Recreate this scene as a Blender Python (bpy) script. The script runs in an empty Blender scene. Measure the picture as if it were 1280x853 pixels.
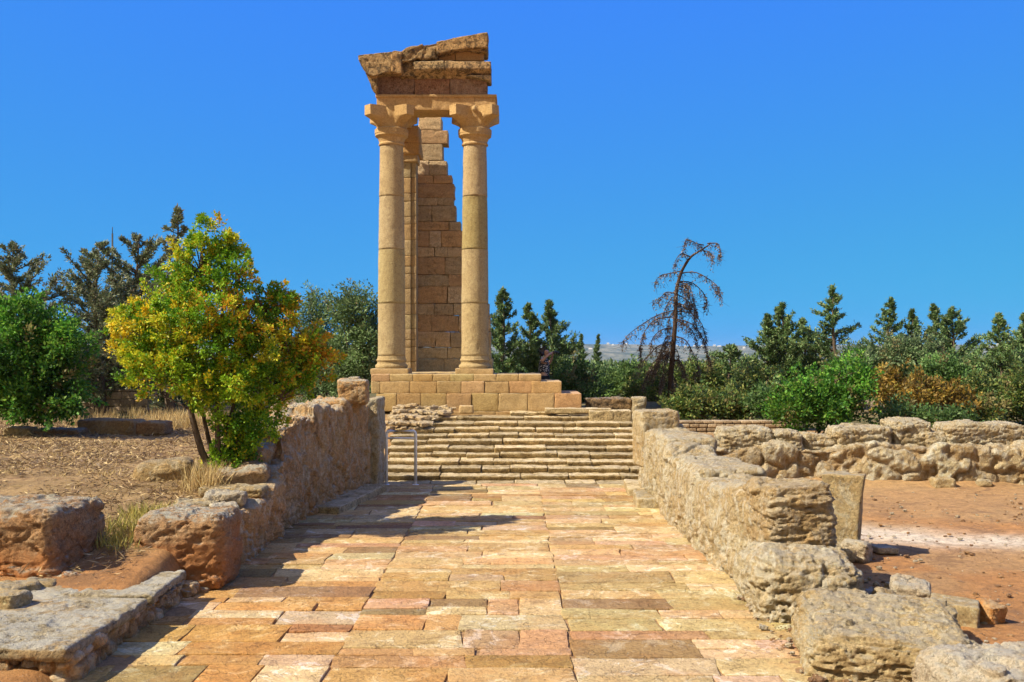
import bpy, math, random
import numpy as np
from mathutils import Vector
R = math.radians
rng = np.random.default_rng(7)
random.seed(7)
scene = bpy.context.scene
COL = scene.collection
F, CX, HY, H = 1244.0, 640.0, 440.0, 2.6        # focal length, image centre, horizon row, eye height

def P(px, py, d):                                # world point seen at pixel px,py at distance d
    return np.array([(px-CX)/F*d, d, H-(py-HY)/F*d])
def X(px, d): return (px-CX)/F*d
def Z(py, d): return H-(py-HY)/F*d

# ------------------------------------------------------------------ noise
def _h(i, j, k, seed):
    n = (i.astype(np.int64)*374761393 + j.astype(np.int64)*668265263 + k.astype(np.int64)*2147483647 + seed*1274126177) & 0xFFFFFFFF
    n = ((n ^ (n >> 13))*1274126177) & 0xFFFFFFFF
    n = ((n ^ (n >> 16))*2246822519) & 0xFFFFFFFF
    n = n ^ (n >> 15)
    return (n & 0xFFFFFF)/float(0xFFFFFF)
def vnoise(p, seed=0):
    f = np.floor(p); t = p-f; t = t*t*t*(t*(t*6-15)+10); i, j, k = f[:,0], f[:,1], f[:,2]
    r = 0
    for a in (0,1):
        wa = t[:,0] if a else 1-t[:,0]
        for b in (0,1):
            wb = t[:,1] if b else 1-t[:,1]
            for c in (0,1):
                wc = t[:,2] if c else 1-t[:,2]
                r = r + wa*wb*wc*_h(i+a, j+b, k+c, seed)
    return r*2-1
def fbm(p, o=4, seed=0, g=.5):
    s = 0; a = 1; tot = 0; p = np.asarray(p, float)
    for q in range(o):
        s = s + a*vnoise(p, seed+q*17); tot += a; a *= g; p = p*2.03+11.3
    return s/tot*1.4
def ridged(p, o=3, seed=0):
    s = 0; a = 1; tot = 0
    for q in range(o):
        s = s + a*(1-np.abs(vnoise(p, seed+q*31))*2); tot += a; a *= .5; p = p*2.1+7.7
    return s/tot
def voro(p, seed=0):
    f = np.floor(p); t = p-f; n = len(p)
    f1 = np.full(n, 9.); f2 = np.full(n, 9.); cid = np.zeros(n)
    for a in (-1,0,1):
        for b in (-1,0,1):
            for c in (-1,0,1):
                i, j, k = f[:,0]+a, f[:,1]+b, f[:,2]+c
                hx, hy, hz = _h(i,j,k,seed+1), _h(i,j,k,seed+2), _h(i,j,k,seed+3)
                d = np.sqrt((a+hx-t[:,0])**2+(b+hy-t[:,1])**2+(c+hz-t[:,2])**2)
                m = d < f1
                f2 = np.where(m, f1, np.minimum(f2, d)); cid = np.where(m, _h(i,j,k,seed+4), cid); f1 = np.where(m, d, f1)
    return f1, f2, cid
def sm(a, b, x):
    t = np.clip((x-a)/(b-a), 0, 1); return t*t*(3-2*t)
def ip(x, xs, ys): return np.interp(x, xs, ys)

# ------------------------------------------------------------------ mesh plumbing
class MB:
    def __init__(s): s.v = []; s.q = []; s.c = []; s.n = 0
    def add(s, v, q, c=(1,1,1)):
        v = np.asarray(v, float); q = np.asarray(q, int)
        if q.shape[1] == 3: q = np.hstack([q, np.full((len(q),1), -10**9)])
        c = np.asarray(c, float)
        if c.ndim == 1: c = np.tile(c, (len(v),1))
        s.v.append(v); s.q.append(np.where(q < 0, -1, q+s.n)); s.c.append(c); s.n += len(v)
    def build(s, name, mat, parent=None, smooth=True, loc=None):
        v = np.vstack(s.v); q = np.vstack(s.q); c = np.vstack(s.c)
        if loc is not None: v = v-np.array(loc)
        me = bpy.data.meshes.new(name)
        tri = q[:,3] < 0
        cnt = np.where(tri, 3, 4); flat = q.ravel(); flat = flat[flat >= 0]
        me.vertices.add(len(v)); me.vertices.foreach_set('co', v.astype(np.float32).ravel())
        me.loops.add(len(flat)); me.loops.foreach_set('vertex_index', flat.astype(np.int32))
        st = np.concatenate([[0], np.cumsum(cnt)[:-1]])
        me.polygons.add(len(q)); me.polygons.foreach_set('loop_start', st.astype(np.int32)); me.polygons.foreach_set('loop_total', cnt.astype(np.int32))
        me.polygons.foreach_set('use_smooth', np.full(len(q), smooth))
        me.update(calc_edges=True)
        at = me.color_attributes.new('Col', 'FLOAT_COLOR', 'POINT')
        at.data.foreach_set('color', np.hstack([c, np.ones((len(c),1))]).astype(np.float32).ravel())
        me.materials.append(mat)
        o = bpy.data.objects.new(name, me); COL.objects.link(o)
        if loc is not None: o.location = loc
        if parent is not None: o.parent = parent; 
        return o
def tag(o, label=None, cat=None, group=None, kind=None):
    if label: o['label'] = label
    if cat: o['category'] = cat
    if group: o['group'] = group
    if kind: o['kind'] = kind
    return o
def empty(name, label, cat, group=None):          # thing root at the origin of its parts
    o = bpy.data.objects.new(name, None); COL.objects.link(o); o.empty_display_size = .2
    return tag(o, label, cat, group)
def finish(root, loc):                            # move an Empty to the thing's base, parts stay where they are
    root.location = loc
    for ch in root.children: ch.location = Vector(ch.location)-Vector(loc)

def vnormals(v, q):
    n = np.zeros_like(v)
    a, b, c, d = v[q[:,0]], v[q[:,1]], v[q[:,2]], v[q[:,3]]
    fn = np.cross(c-a, d-b)
    for k in range(4): np.add.at(n, q[:,k], fn)
    l = np.linalg.norm(n, axis=1); l[l == 0] = 1
    return n/l[:,None]
_cache = {}
def boxgrid(nx, ny, nz):                          # surface lattice of a box, integer coordinates
    key = (nx,ny,nz)
    if key in _cache: return _cache[key]
    ids = {}; V = []; Q = []
    def face(fn, A, B, flip):
        a, b = np.meshgrid(np.arange(A+1), np.arange(B+1), indexing='ij')
        pts = fn(a.ravel(), b.ravel())
        base = sum(len(x) for x in V)
        V.append(pts); idx = (np.arange((A+1)*(B+1))+base).reshape(A+1, B+1)
        q = np.stack([idx[:-1,:-1].ravel(), idx[1:,:-1].ravel(), idx[1:,1:].ravel(), idx[:-1,1:].ravel()], 1)
        Q.append(q[:,::-1] if flip else q)
    st = lambda *a: np.stack(np.broadcast_arrays(*a), 1)
    face(lambda a,b: st(a,b,nz), nx, ny, False); face(lambda a,b: st(a,b,0), nx, ny, True)
    face(lambda a,b: st(a,0,b), nx, nz, False); face(lambda a,b: st(a,ny,b), nx, nz, True)
    face(lambda a,b: st(0,a,b), ny, nz, True); face(lambda a,b: st(nx,a,b), ny, nz, False)
    V = np.vstack(V); Q = np.vstack(Q)
    k = V[:,0]*1000003+V[:,1]*1009+V[:,2]
    _, first, inv = np.unique(k, return_index=True, return_inverse=True)
    r = (V[first]/np.array([nx,ny,nz]), inv.ravel()[Q]); _cache[key] = r
    return r
def rounded(size, res, r, nmax=400):
    size = np.array(size, float)
    n = np.clip(np.ceil(size/res).astype(int), 3 if r < res*1.6 else 2, nmax)
    u, q = boxgrid(*[int(i) for i in n])
    # squeeze outer rows toward the edges so the rounding is smooth even on a coarse lattice
    h = size/2; r = min(r, float(h.min())*.95); p = np.empty_like(u)
    if r < res*1.6:
        n = n+2; u, q = boxgrid(*[int(i) for i in n]); p = np.empty_like(u); u = u.copy()
        for a in range(3):
            m_ = int(n[a]); k = np.rint(u[:,a]*m_).astype(int)
            inner = np.linspace(-(h[a]-r), h[a]-r, max(m_-3, 2)) if m_ >= 5 else np.array([-(h[a]-r), h[a]-r])
            pos_ = np.concatenate([[-h[a], -(h[a]-r*.35)], inner, [h[a]-r*.35, h[a]]]) if m_ >= 5 else np.linspace(-h[a], h[a], m_+1)
            p[:,a] = pos_[k]; u[:,a] = p[:,a]/size[a]+.5
    else: p = (u-.5)*size
    c = np.clip(p, -(h-r), h-r); d = p-c; l = np.linalg.norm(d, axis=1); l[l == 0] = 1
    return c+d/l[:,None]*r, q, u

# displacement styles -> (amount, colour multiplier)
def st_rock(p, s, amp=.05, strata=.4):
    w = p*np.array([1,1,1+strata*2])
    e = fbm(w*1.3, 3, s)*amp*.75 + ridged(w*3.6, 3, s+5)*amp*.20 + ridged(w*10, 4, s+9)*amp*.30
    pit = np.clip(fbm(w*11, 4, s+21, .65)-.12, 0, .6)
    f1, f2, cid = voro(w*np.array([2.1,2.1,3.0])+fbm(w*4, 2, s+3)[:,None]*.2, s+50)
    fac = (cid-.5)*amp*1.0*sm(0,.04,f2-f1)-(1-sm(0,.03,f2-f1))*amp*.45
    return e-pit*amp*1.3+fac, None
def st_plaster(p, s, amp=.05, tint=.12):
    h1, h2, ch = voro(p*np.array([1.9,1.9,2.6])+fbm(p*3, 2, s+60)[:,None]*.3, s+61)
    a = (ch-.5)*amp*1.1*sm(0,.05,h2-h1)-(1-sm(0,.04,h2-h1))*amp*.45+fbm(p*.9, 2, s+7)*amp*1.1+ridged(p*np.array([4.5,4.5,2.0]), 4, s+5)*amp*.32+ridged(p*np.array([13,13,6]), 4, s+6)*amp*.36
    pit = np.clip(fbm(p*np.array([9,9,6]), 4, s+8, .66)-.08, 0, .7)
    w = p*np.array([5,5,6.5])+np.stack([fbm(p*4, 2, s+40)]*3, 1)*.4
    f1, f2, cid = voro(w, s); g = sm(.0, .22, f2-f1); k = sm(.55,.1,p[:,2]-(s*1.3))*.8+.2*sm(.1,.5,fbm(p*1.1,2,s+90)); k = np.clip(k,0,1)
    t = 1+(cid-.5)*tint*2*k; c = np.stack([t, t, t*(1+(cid-.5)*.1*k)], 1)
    return a-pit*amp*1.6+k*((g-1)*amp*.8+(cid-.5)*amp*1.1), c
def st_block(p, s, amp=.01):
    e = fbm(p*2.5, 3, s)*amp + fbm(p*11, 3, s+3)*amp*.5
    chip = np.clip(fbm(p*6, 2, s+8)-.45, 0, 1)
    return e-chip*amp*2.5, None
def st_rubble(p, s, amp=.05, sc=(3,3,4.2), tint=.25):
    w = p*np.array(sc)+np.stack([fbm(p*3, 2, s+40), fbm(p*3, 2, s+41), fbm(p*3, 2, s+42)], 1)*.35
    f1, f2, cid = voro(w, s); g = sm(.0, .28, f2-f1)
    e = (g-1)*amp*1.1+(cid-.5)*amp*.9+ridged(p*5, 4, s+5)*amp*.45+fbm(p*16, 3, s+6)*amp*.28+fbm(p*.9, 2, s+7)*amp*1.3
    t = 1+(cid-.5)*tint*2
    c = np.stack([t, t*(1+(cid-.5)*.15), t*(1+(cid-.5)*.3)], 1)
    k = (1-g)[:,None]*.6
    c = c*(1-k)+k*np.array([.75,.6,.45])
    return e, c

def roughbox(mb, loc, size, rot=(0,0,0), res=.03, r=.06, style=st_rock, seed=1, amp=.05, col=(1,1,1), warp=None, **kw):
    v, q, u = rounded(size, res, r)
    if warp is not None: v = warp(v, u)
    n = vnormals(v, q)
    if seed is None: seed = int(rng.integers(1000))
    e, c = style(v+np.array(loc)*1.0+seed*3.7, seed, amp, **kw)
    v = v+n*e[:,None]
    from mathutils import Euler
    M = np.array(Euler(rot).to_matrix()); v = v@M.T+np.array(loc)
    cc = np.tile(np.array(col, float), (len(v),1))
    if c is not None: cc = cc*c
    mb.add(v, q, cc)

def wall(mb, pts, th, zb, zt, res=.035, r=.1, style=st_rubble, seed=3, amp=.05, lean=0, col=(1,1,1), **kw):
    """pts: centre polyline; zb,zt: functions of arclength 0..1"""
    pts = np.array(pts, float); seg = np.linalg.norm(np.diff(pts, axis=0), axis=1); L = seg.sum(); cs = np.concatenate([[0], np.cumsum(seg)])/L
    hm = float(np.max(zt(np.linspace(0,1,50))-zb(np.linspace(0,1,50))))
    v, q, u = rounded((L, th, hm), res, r)
    s = np.clip(v[:,0]/L+.5, 0, 1)
    x = np.interp(s, cs, pts[:,0]); y = np.interp(s, cs, pts[:,1])
    ds = 1e-2; tx = np.interp(np.clip(s+ds,0,1), cs, pts[:,0])-np.interp(np.clip(s-ds,0,1), cs, pts[:,0]); ty = np.interp(np.clip(s+ds,0,1), cs, pts[:,1])-np.interp(np.clip(s-ds,0,1), cs, pts[:,1])
    l = np.hypot(tx, ty); tx, ty = tx/l, ty/l
    t = v[:,2]/hm+.5
    off = v[:,1]*(1-lean*t); ex = (v[:,0]/L+.5-s)*L
    W = np.stack([x-ty*off+tx*ex, y+tx*off+ty*ex, zb(s)+t*(zt(s)-zb(s))], 1)
    n = vnormals(W, q)
    e, c = style(W+seed*1.3, seed, amp, **kw)
    W = W+n*e[:,None]
    cc = np.tile(np.array(col, float), (len(W),1))
    if c is not None: cc = cc*c
    mb.add(W, q, cc)

def tube(mb, pts, rad, seg=6, col=(1,1,1)):
    pts = np.array(pts, float); n = len(pts); rad = np.broadcast_to(rad, n) if np.ndim(rad) == 0 else np.array(rad)
    t = np.gradient(pts, axis=0); t /= np.linalg.norm(t, axis=1)[:,None]+1e-9
    ref = np.array([0,0,1.]) if abs(t[0,2]) < .9 else np.array([1.,0,0])
    a = np.cross(t, ref); a /= np.linalg.norm(a, axis=1)[:,None]+1e-9; b = np.cross(t, a)
    ang = np.arange(seg)*2*math.pi/seg
    v = pts[:,None]+rad[:,None,None]*(np.cos(ang)[None,:,None]*a[:,None]+np.sin(ang)[None,:,None]*b[:,None])
    i = np.arange(n*seg).reshape(n, seg)
    q = np.stack([i[:-1], np.roll(i[:-1],-1,1), np.roll(i[1:],-1,1), i[1:]], -1).reshape(-1,4)
    v = np.vstack([v.reshape(-1,3), pts[:1], pts[-1:]])
    mb.add(v, q, col)
    mb.n -= 0
    e = []
    k = n*seg
    for j in range(seg): e.append([k, (j+1)%seg, j]); e.append([k+1, i[-1,j], i[-1,(j+1)%seg]])
    e = np.array(e)+ (mb.n-len(v))
    e = np.hstack([e, np.full((len(e),1), -1)])
    mb.q.append(e)
def lathe(mb, prof, cx, cy, seg=56, amp=.004, seed=1, col=(1,1,1), colfn=None):
    prof = np.array(prof, float); n = len(prof); ang = np.arange(seg)*2*math.pi/seg
    v = np.stack([cx+prof[:,0,None]*np.cos(ang), cy+prof[:,0,None]*np.sin(ang), np.repeat(prof[:,1,None], seg, 1)], -1).reshape(-1,3)
    e = fbm(v*3, 3, seed)*amp-np.clip(fbm(v*9, 2, seed+2)-.6, 0, 1)*amp*6
    d = np.stack([np.cos(ang), np.sin(ang), 0*ang], -1); v = v+np.tile(d, (n,1))*e[:,None]
    i = np.arange(n*seg).reshape(n, seg)
    q = np.stack([i[:-1], np.roll(i[:-1],-1,1), np.roll(i[1:],-1,1), i[1:]], -1).reshape(-1,4)
    c = np.array(col, float) if colfn is None else colfn(v)
    mb.add(v, q, c)

# ------------------------------------------------------------------ materials
def nodes(name):
    m = bpy.data.materials.new(name); m.use_nodes = True; nt = m.node_tree; nt.nodes.clear()
    out = nt.nodes.new('ShaderNodeOutputMaterial'); b = nt.nodes.new('ShaderNodeBsdfPrincipled')
    nt.links.new(b.outputs[0], out.inputs[0])
    return m, nt, b, out
class G:
    def __init__(s, nt): s.nt = nt; s.tc = s.N('ShaderNodeTexCoord'); s.geo = s.N('ShaderNodeNewGeometry')
    def N(s, t, **k):
        n = s.nt.nodes.new(t)
        for a, b in k.items(): setattr(n, a, b)
        return n
    def L(s, a, b): s.nt.links.new(a, b)
    def pos(s, sc=(1,1,1)):
        m = s.N('ShaderNodeMapping'); m.inputs['Scale'].default_value = sc; s.L(s.geo.outputs['Position'], m.inputs[0]); return m.outputs[0]
    def noise(s, v, scale, det=6, rough=.6, dist=0):
        n = s.N('ShaderNodeTexNoise'); n.inputs['Scale'].default_value = scale; n.inputs['Detail'].default_value = det; n.inputs['Roughness'].default_value = rough; n.inputs['Distortion'].default_value = dist
        s.L(v, n.inputs['Vector']); return n.outputs['Fac']
    def ramp(s, f, a, b, ca=0, cb=1):
        n = s.N('ShaderNodeMapRange'); n.inputs[1].default_value = a; n.inputs[2].default_value = b; n.inputs[3].default_value = ca; n.inputs[4].default_value = cb; n.interpolation_type = 'SMOOTHSTEP'
        s.L(f, n.inputs[0]); return n.outputs[0]
    def math(s, op, a, b):
        n = s.N('ShaderNodeMath', operation=op)
        for k, x in enumerate((a,b)):
            if isinstance(x, (int,float)): n.inputs[k].default_value = x
            else: s.L(x, n.inputs[k])
        return n.outputs[0]
    def mix(s, f, a, b, mode='MIX'):
        n = s.N('ShaderNodeMix', data_type='RGBA', blend_type=mode)
        for k, x in ((0,f),(6,a),(7,b)):
            if isinstance(x, (int,float)): n.inputs[k].default_value = x
            elif isinstance(x, tuple): n.inputs[k].default_value = x+(1,) if len(x) == 3 else x
            else: s.L(x, n.inputs[k])
        return n.outputs[2]
    def col(s): return s.N('ShaderNodeAttribute', attribute_name='Col').outputs['Color']
    def bump(s, h, dist, st=1, prev=None):
        n = s.N('ShaderNodeBump'); n.inputs['Strength'].default_value = st; n.inputs['Distance'].default_value = dist; s.L(h, n.inputs['Height'])
        if prev is not None: s.L(prev, n.inputs['Normal'])
        return n.outputs[0]

def stone(name, a, b, dark, lichen_or_lit_top=None, lamt=.5, dirt=None, scale=1.0, bump=.02, darkamt=.5, stripes=0, pale=None, crack=0, zc=None, speck=.45, streak=0):
    m, nt, bs, out = nodes(name); g = G(nt); p = g.pos()
    n1 = g.noise(p, 1.1*scale, 8, .65); c = g.mix(g.ramp(n1, .35, .65), a, b)
    n2 = g.noise(p, 5*scale, 8, .7, .6)
    if pale is not None:
        c = g.mix(g.ramp(g.noise(p, 2.7*scale, 9, .72, 1.2), .52, .60, 0, .75), c, pale)
    if stripes:
        w = g.N('ShaderNodeTexWave', wave_type='BANDS', bands_direction='Z'); w.inputs['Scale'].default_value = 1.1; w.inputs['Distortion'].default_value = 22; w.inputs['Detail'].default_value = 5; w.inputs['Detail Scale'].default_value = .7
        g.L(g.pos((.5,.5,1.4)), w.inputs['Vector']); c = g.mix(g.ramp(w.outputs['Fac'], .3, .8, 0, stripes), c, dark)
    if dirt is not None: c = g.mix(g.ramp(g.noise(p, .8*scale, 7, .7, .5), .46, .6, 0, .85), c, dirt)
    c = g.mix(g.ramp(n2, .47 if darkamt > .7 else .50, .57 if darkamt > .7 else .66, 0, darkamt), c, dark)
    vc = g.N('ShaderNodeTexVoronoi', feature='DISTANCE_TO_EDGE'); vc.inputs['Scale'].default_value = 6.5*scale
    vx = g.N('ShaderNodeVectorMath', operation='ADD'); nv_ = g.N('ShaderNodeTexNoise'); nv_.inputs['Scale'].default_value = 5*scale; nv_.inputs['Detail'].default_value = 4; g.L(p, nv_.inputs['Vector']); g.L(p, vx.inputs[0]); sc_ = g.N('ShaderNodeVectorMath', operation='SCALE'); sc_.inputs['Scale'].default_value = .35/scale; g.L(nv_.outputs['Color'], sc_.inputs[0]); g.L(sc_.outputs[0], vx.inputs[1]); g.L(vx.outputs[0], vc.inputs['Vector'])
    crk = g.math('MULTIPLY', g.ramp(vc.outputs['Distance'], 0, .045, 1, 0), g.ramp(g.noise(p, 2.2*scale, 4), .45, .6))
    if crack: c = g.mix(g.math('MULTIPLY', crk, crack), c, tuple(x*.6 for x in dark))
    n3 = g.noise(p, 26*scale, 5, .7); c = g.mix(g.ramp(n3, .3, .62, .42, 0), c, dark)
    c = g.mix(g.ramp(g.noise(p, 15*scale, 8, .8), .585, .63, 0, darkamt*1.3), c, tuple(x*.55 for x in dark))
    c = g.mix(g.ramp(g.noise(p, 11*scale, 8, .8), .59, .66, 0, darkamt*.9), c, tuple(min(.8, x*1.25) for x in a))
    sk = g.noise(p, 19*scale, 5, .72, .3); c = g.mix(g.ramp(sk, .52, .62, 0, speck), c, dark); c = g.mix(g.ramp(sk, .44, .36, 0, speck*.8), c, tuple(min(.85, x*1.3+.04) for x in a))
    if streak:
        c = g.mix(g.ramp(g.noise(g.pos((1,1,.38)), 7*scale, 8, .72, .5), .49, .60, 0, streak), c, pale); c = g.mix(g.ramp(g.noise(g.pos((1,1,.3)), 11*scale, 8, .75, .3), .56, .64, 0, streak*.7), c, dark)
    if zc is not None:
        sz_ = g.N('ShaderNodeSeparateXYZ'); g.L(p, sz_.inputs[0]); zz_ = g.math('ADD', sz_.outputs[2], g.math('MULTIPLY', g.math('SUBTRACT', g.noise(p, 2.5, 7, .7), .5), .9))
        c = g.mix(g.ramp(zz_, zc[0], zc[1], zc[3], 0), c, zc[2])
    if lichen_or_lit_top is not None:
        sp = g.N('ShaderNodeSeparateXYZ'); g.L(g.geo.outputs['Normal'], sp.inputs[0])
        up = g.ramp(sp.outputs[2], .35, .85)
        ln = g.ramp(g.noise(p, 3.4*scale, 10, .75, .4), .42, .56)
        c = g.mix(g.math('MULTIPLY', g.math('MULTIPLY', up, ln), lamt), c, lichen_or_lit_top)
        sp2 = g.ramp(g.noise(p, 9*scale, 8, .8, .3), .58, .64)
        c = g.mix(g.math('MULTIPLY', g.math('MULTIPLY', g.ramp(sp.outputs[2], -.1, .6), sp2), lamt*.8), c, (lichen_or_lit_top[0]*.28, lichen_or_lit_top[1]*.27, lichen_or_lit_top[2]*.25))
    c = g.mix(1.0, c, g.col(), 'MULTIPLY')
    g.L(c, bs.inputs['Base Color']); bs.inputs['Roughness'].default_value = .92; bs.inputs['Specular IOR Level'].default_value = .2
    v = g.N('ShaderNodeTexVoronoi'); v.inputs['Scale'].default_value = 22*scale; g.L(p, v.inputs['Vector'])
    h = g.math('ADD', g.math('ADD', g.math('MULTIPLY', n2, .8), g.math('MULTIPLY', sk, speck*1.6)), g.math('ADD', g.math('MULTIPLY', n3, .6), g.math('MULTIPLY', g.ramp(v.outputs['Distance'], 0, .35), .25)))
    hf = g.noise(p, 90*scale, 4, .7)
    rn = g.N('ShaderNodeTexNoise', noise_type='RIDGED_MULTIFRACTAL'); rn.inputs['Scale'].default_value = 13*scale; rn.inputs['Detail'].default_value = 6; rn.inputs['Roughness'].default_value = .55; g.L(p, rn.inputs['Vector'])
    h = g.math('ADD', h, g.math('MULTIPLY', rn.outputs['Fac'], .22))
    if crack: h = g.math('SUBTRACT', h, g.math('MULTIPLY', crk, .5))
    c2 = None
    nb = g.bump(h, bump*1.8, 1); nb = g.bump(hf, bump*.5, .9, nb)
    g.L(nb, bs.inputs['Normal'])
    return m
def plain(name, c, rough=.6, metal=0, attr=False):
    m, nt, bs, out = nodes(name); g = G(nt); p = g.pos()
    n = g.noise(p, 14, 5); cc = g.mix(g.ramp(n, .3, .7), tuple(x*.75 for x in c), tuple(min(1,x*1.15) for x in c))
    if attr: cc = g.mix(1.0, cc, g.col(), 'MULTIPLY')
    g.L(cc, bs.inputs['Base Color']); bs.inputs['Roughness'].default_value = rough; bs.inputs['Metallic'].default_value = metal
    return m
def leafmat(name, tr=.35):
    m, nt, bs, out = nodes(name); g = G(nt); c = g.col()
    g.L(c, bs.inputs['Base Color']); bs.inputs['Roughness'].default_value = .55; bs.inputs['Specular IOR Level'].default_value = .3
    t = g.N('ShaderNodeBsdfTranslucent'); g.L(c, t.inputs[0]); mx = g.N('ShaderNodeMixShader'); mx.inputs[0].default_value = tr
    g.L(bs.outputs[0], mx.inputs[1]); g.L(t.outputs[0], mx.inputs[2]); g.L(mx.outputs[0], out.inputs[0])
    return m
def bark(name, a, b):
    m, nt, bs, out = nodes(name); g = G(nt); n = g.noise(g.pos((1,1,.25)), 30, 6, .7)
    g.L(g.mix(1.0, g.mix(g.ramp(n, .3, .7), a, b), g.col(), 'MULTIPLY'), bs.inputs['Base Color']); bs.inputs['Roughness'].default_value = .95
    g.L(g.bump(n, .02), bs.inputs['Normal']); return m

M = {}
M['temple'] = stone('temple_limestone', speck=.22, a=(.57,.40,.19), b=(.49,.33,.145), dark=(.23,.135,.06), lichen_or_lit_top=(.42,.38,.28), lamt=.5, scale=1.2, bump=.012, darkamt=.32)
M['temple_dark'] = stone('weathered_entablature_stone', (.68,.49,.25), (.58,.40,.20), (.05,.04,.03), lichen_or_lit_top=(.5,.47,.38), lamt=.8, scale=1.3, bump=.03, darkamt=.75)
M['frieze'] = stone('mottled_frieze_stone', (.66,.48,.31), (.54,.36,.24), (.10,.06,.04), lichen_or_lit_top=(.5,.45,.36), lamt=.5, scale=2.2, bump=.03, darkamt=.6, pale=(.62,.52,.38), crack=.4)
M['cella'] = stone('veined_cella_stone', (.74,.52,.28), (.80,.60,.34), (.40,.24,.11), scale=1.3, bump=.03, darkamt=.45, stripes=.2, pale=(.62,.46,.26), crack=.3)
M['shaft'] = stone('smooth_column_stone', speck=.3, a=(.50,.39,.21), b=(.43,.32,.16), dark=(.22,.15,.08), scale=1.3, bump=.016, darkamt=.5)
M['steps'] = stone('worn_step_stone', (.70,.55,.30), (.60,.43,.20), (.16,.11,.055), lichen_or_lit_top=(.80,.66,.42), lamt=.8, scale=1.3, bump=.03, darkamt=.62, crack=.5)  # pale upward-face tint paints the treads brighter, as if sunlit; no lichen here
M['path'] = stone('paving_stone', (.58,.435,.225), (.51,.37,.175), (.24,.155,.08), scale=1.1, bump=.016, darkamt=.6, dirt=(.54,.34,.15), pale=(.80,.72,.54), crack=.08, speck=.25)
M['wall_l'] = stone('orange_wall_rubble', (.85,.55,.25), (.84,.43,.15), (.36,.18,.07), lichen_or_lit_top=(.66,.60,.46), lamt=.9, scale=1.3, bump=.07, darkamt=.36, pale=(.88,.73,.48), crack=.4, speck=.42, streak=.45)
M['wall_r'] = stone('cream_wall_rubble', (.80,.64,.37), (.74,.53,.26), (.32,.21,.10), lichen_or_lit_top=(.60,.53,.39), lamt=.6, scale=1.4, bump=.075, darkamt=.42, pale=(.88,.82,.64), crack=.4, speck=.5, streak=.6)
M['rock_y'] = stone('yellow_limestone', (.78,.60,.32), (.64,.44,.19), (.30,.2,.1), lichen_or_lit_top=(.50,.45,.34), lamt=.6, scale=1.3, bump=.05, darkamt=.42, pale=(.82,.72,.50), crack=.5)
M['rock_g'] = stone('grey_crusted_rock', (.64,.45,.25), (.68,.36,.15), (.22,.13,.07), lichen_or_lit_top=(.58,.54,.42), lamt=1.0, scale=1.5, bump=.08, darkamt=.5, crack=.4, zc=(.35,.75,(.66,.27,.09),.8), speck=.6)
M['slab'] = stone('grey_slab', (.54,.44,.27), (.46,.36,.20), (.14,.11,.07), lichen_or_lit_top=(.55,.52,.42), lamt=.8, scale=1.2, bump=.03, darkamt=.55, dirt=(.50,.33,.15), crack=.3, speck=.35)
M['rock_w'] = stone('pale_limestone', (.80,.68,.48), (.74,.57,.35), (.25,.17,.1), lichen_or_lit_top=(.60,.56,.46), lamt=.7, scale=1.5, bump=.05, darkamt=.45, crack=.5)
M['brick'] = stone('small_block_wall', (.50,.38,.24), (.42,.30,.18), (.16,.12,.08), lichen_or_lit_top=(.45,.4,.32), lamt=.5, scale=1.5, bump=.02, darkamt=.4)
M['leaf'] = leafmat('leaves'); M['needle'] = leafmat('needles', .15); M['deadleaf'] = leafmat('dead_needles', .1)
M['bark'] = bark('bark', (.16,.11,.07), (.06,.04,.025)); M['straw'] = leafmat('straw', .2)
M['steel'] = plain('galvanised_steel', (.80,.80,.78), .45, .1); M['darkmetal'] = plain('dark_metal', (.05,.05,.05), .5, .4)
M['cloth'] = plain('grey_cloth', (.22,.24,.29), .8, 0, True)

# ------------------------------------------------------------------ world, sun, camera
SUN = np.array([-1, -.38, 1.08]); SUN /= np.linalg.norm(SUN)
w = bpy.data.worlds.new('World'); scene.world = w; w.use_nodes = True; nt = w.node_tree; nt.nodes.clear()
sky = nt.nodes.new('ShaderNodeTexSky'); sky.sky_type = 'NISHITA'; sky.sun_disc = False
sky.sun_elevation = math.asin(SUN[2]); sky.sun_rotation = math.atan2(SUN[0], SUN[1]); sky.altitude = 0; sky.air_density = 1.0; sky.dust_density = .35; sky.ozone_density = 3.0
sep = nt.nodes.new('ShaderNodeSeparateColor'); com = nt.nodes.new('ShaderNodeCombineColor'); nt.links.new(sky.outputs[0], sep.inputs[0])
for k_, (ref, gain, ex) in enumerate(((.95,.27,.24),(2.2,1.56,.47),(4.0,5.9,-.28))):      # deep saturated blue air
    mx_ = nt.nodes.new('ShaderNodeMath'); mx_.operation = 'MAXIMUM'; mx_.inputs[1].default_value = ref*.7
    dv_ = nt.nodes.new('ShaderNodeMath'); dv_.operation = 'DIVIDE'; dv_.inputs[1].default_value = ref
    pw_ = nt.nodes.new('ShaderNodeMath'); pw_.operation = 'POWER'; pw_.inputs[1].default_value = ex
    ml_ = nt.nodes.new('ShaderNodeMath'); ml_.operation = 'MULTIPLY'; ml_.inputs[1].default_value = gain
    nt.links.new(sep.outputs[k_], mx_.inputs[0]); nt.links.new(mx_.outputs[0], dv_.inputs[0]); nt.links.new(dv_.outputs[0], pw_.inputs[0]); nt.links.new(pw_.outputs[0], ml_.inputs[0]); nt.links.new(ml_.outputs[0], com.inputs[k_])
bg = nt.nodes.new('ShaderNodeBackground'); bg.inputs[1].default_value = .096; wo = nt.nodes.new('ShaderNodeOutputWorld')
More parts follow.
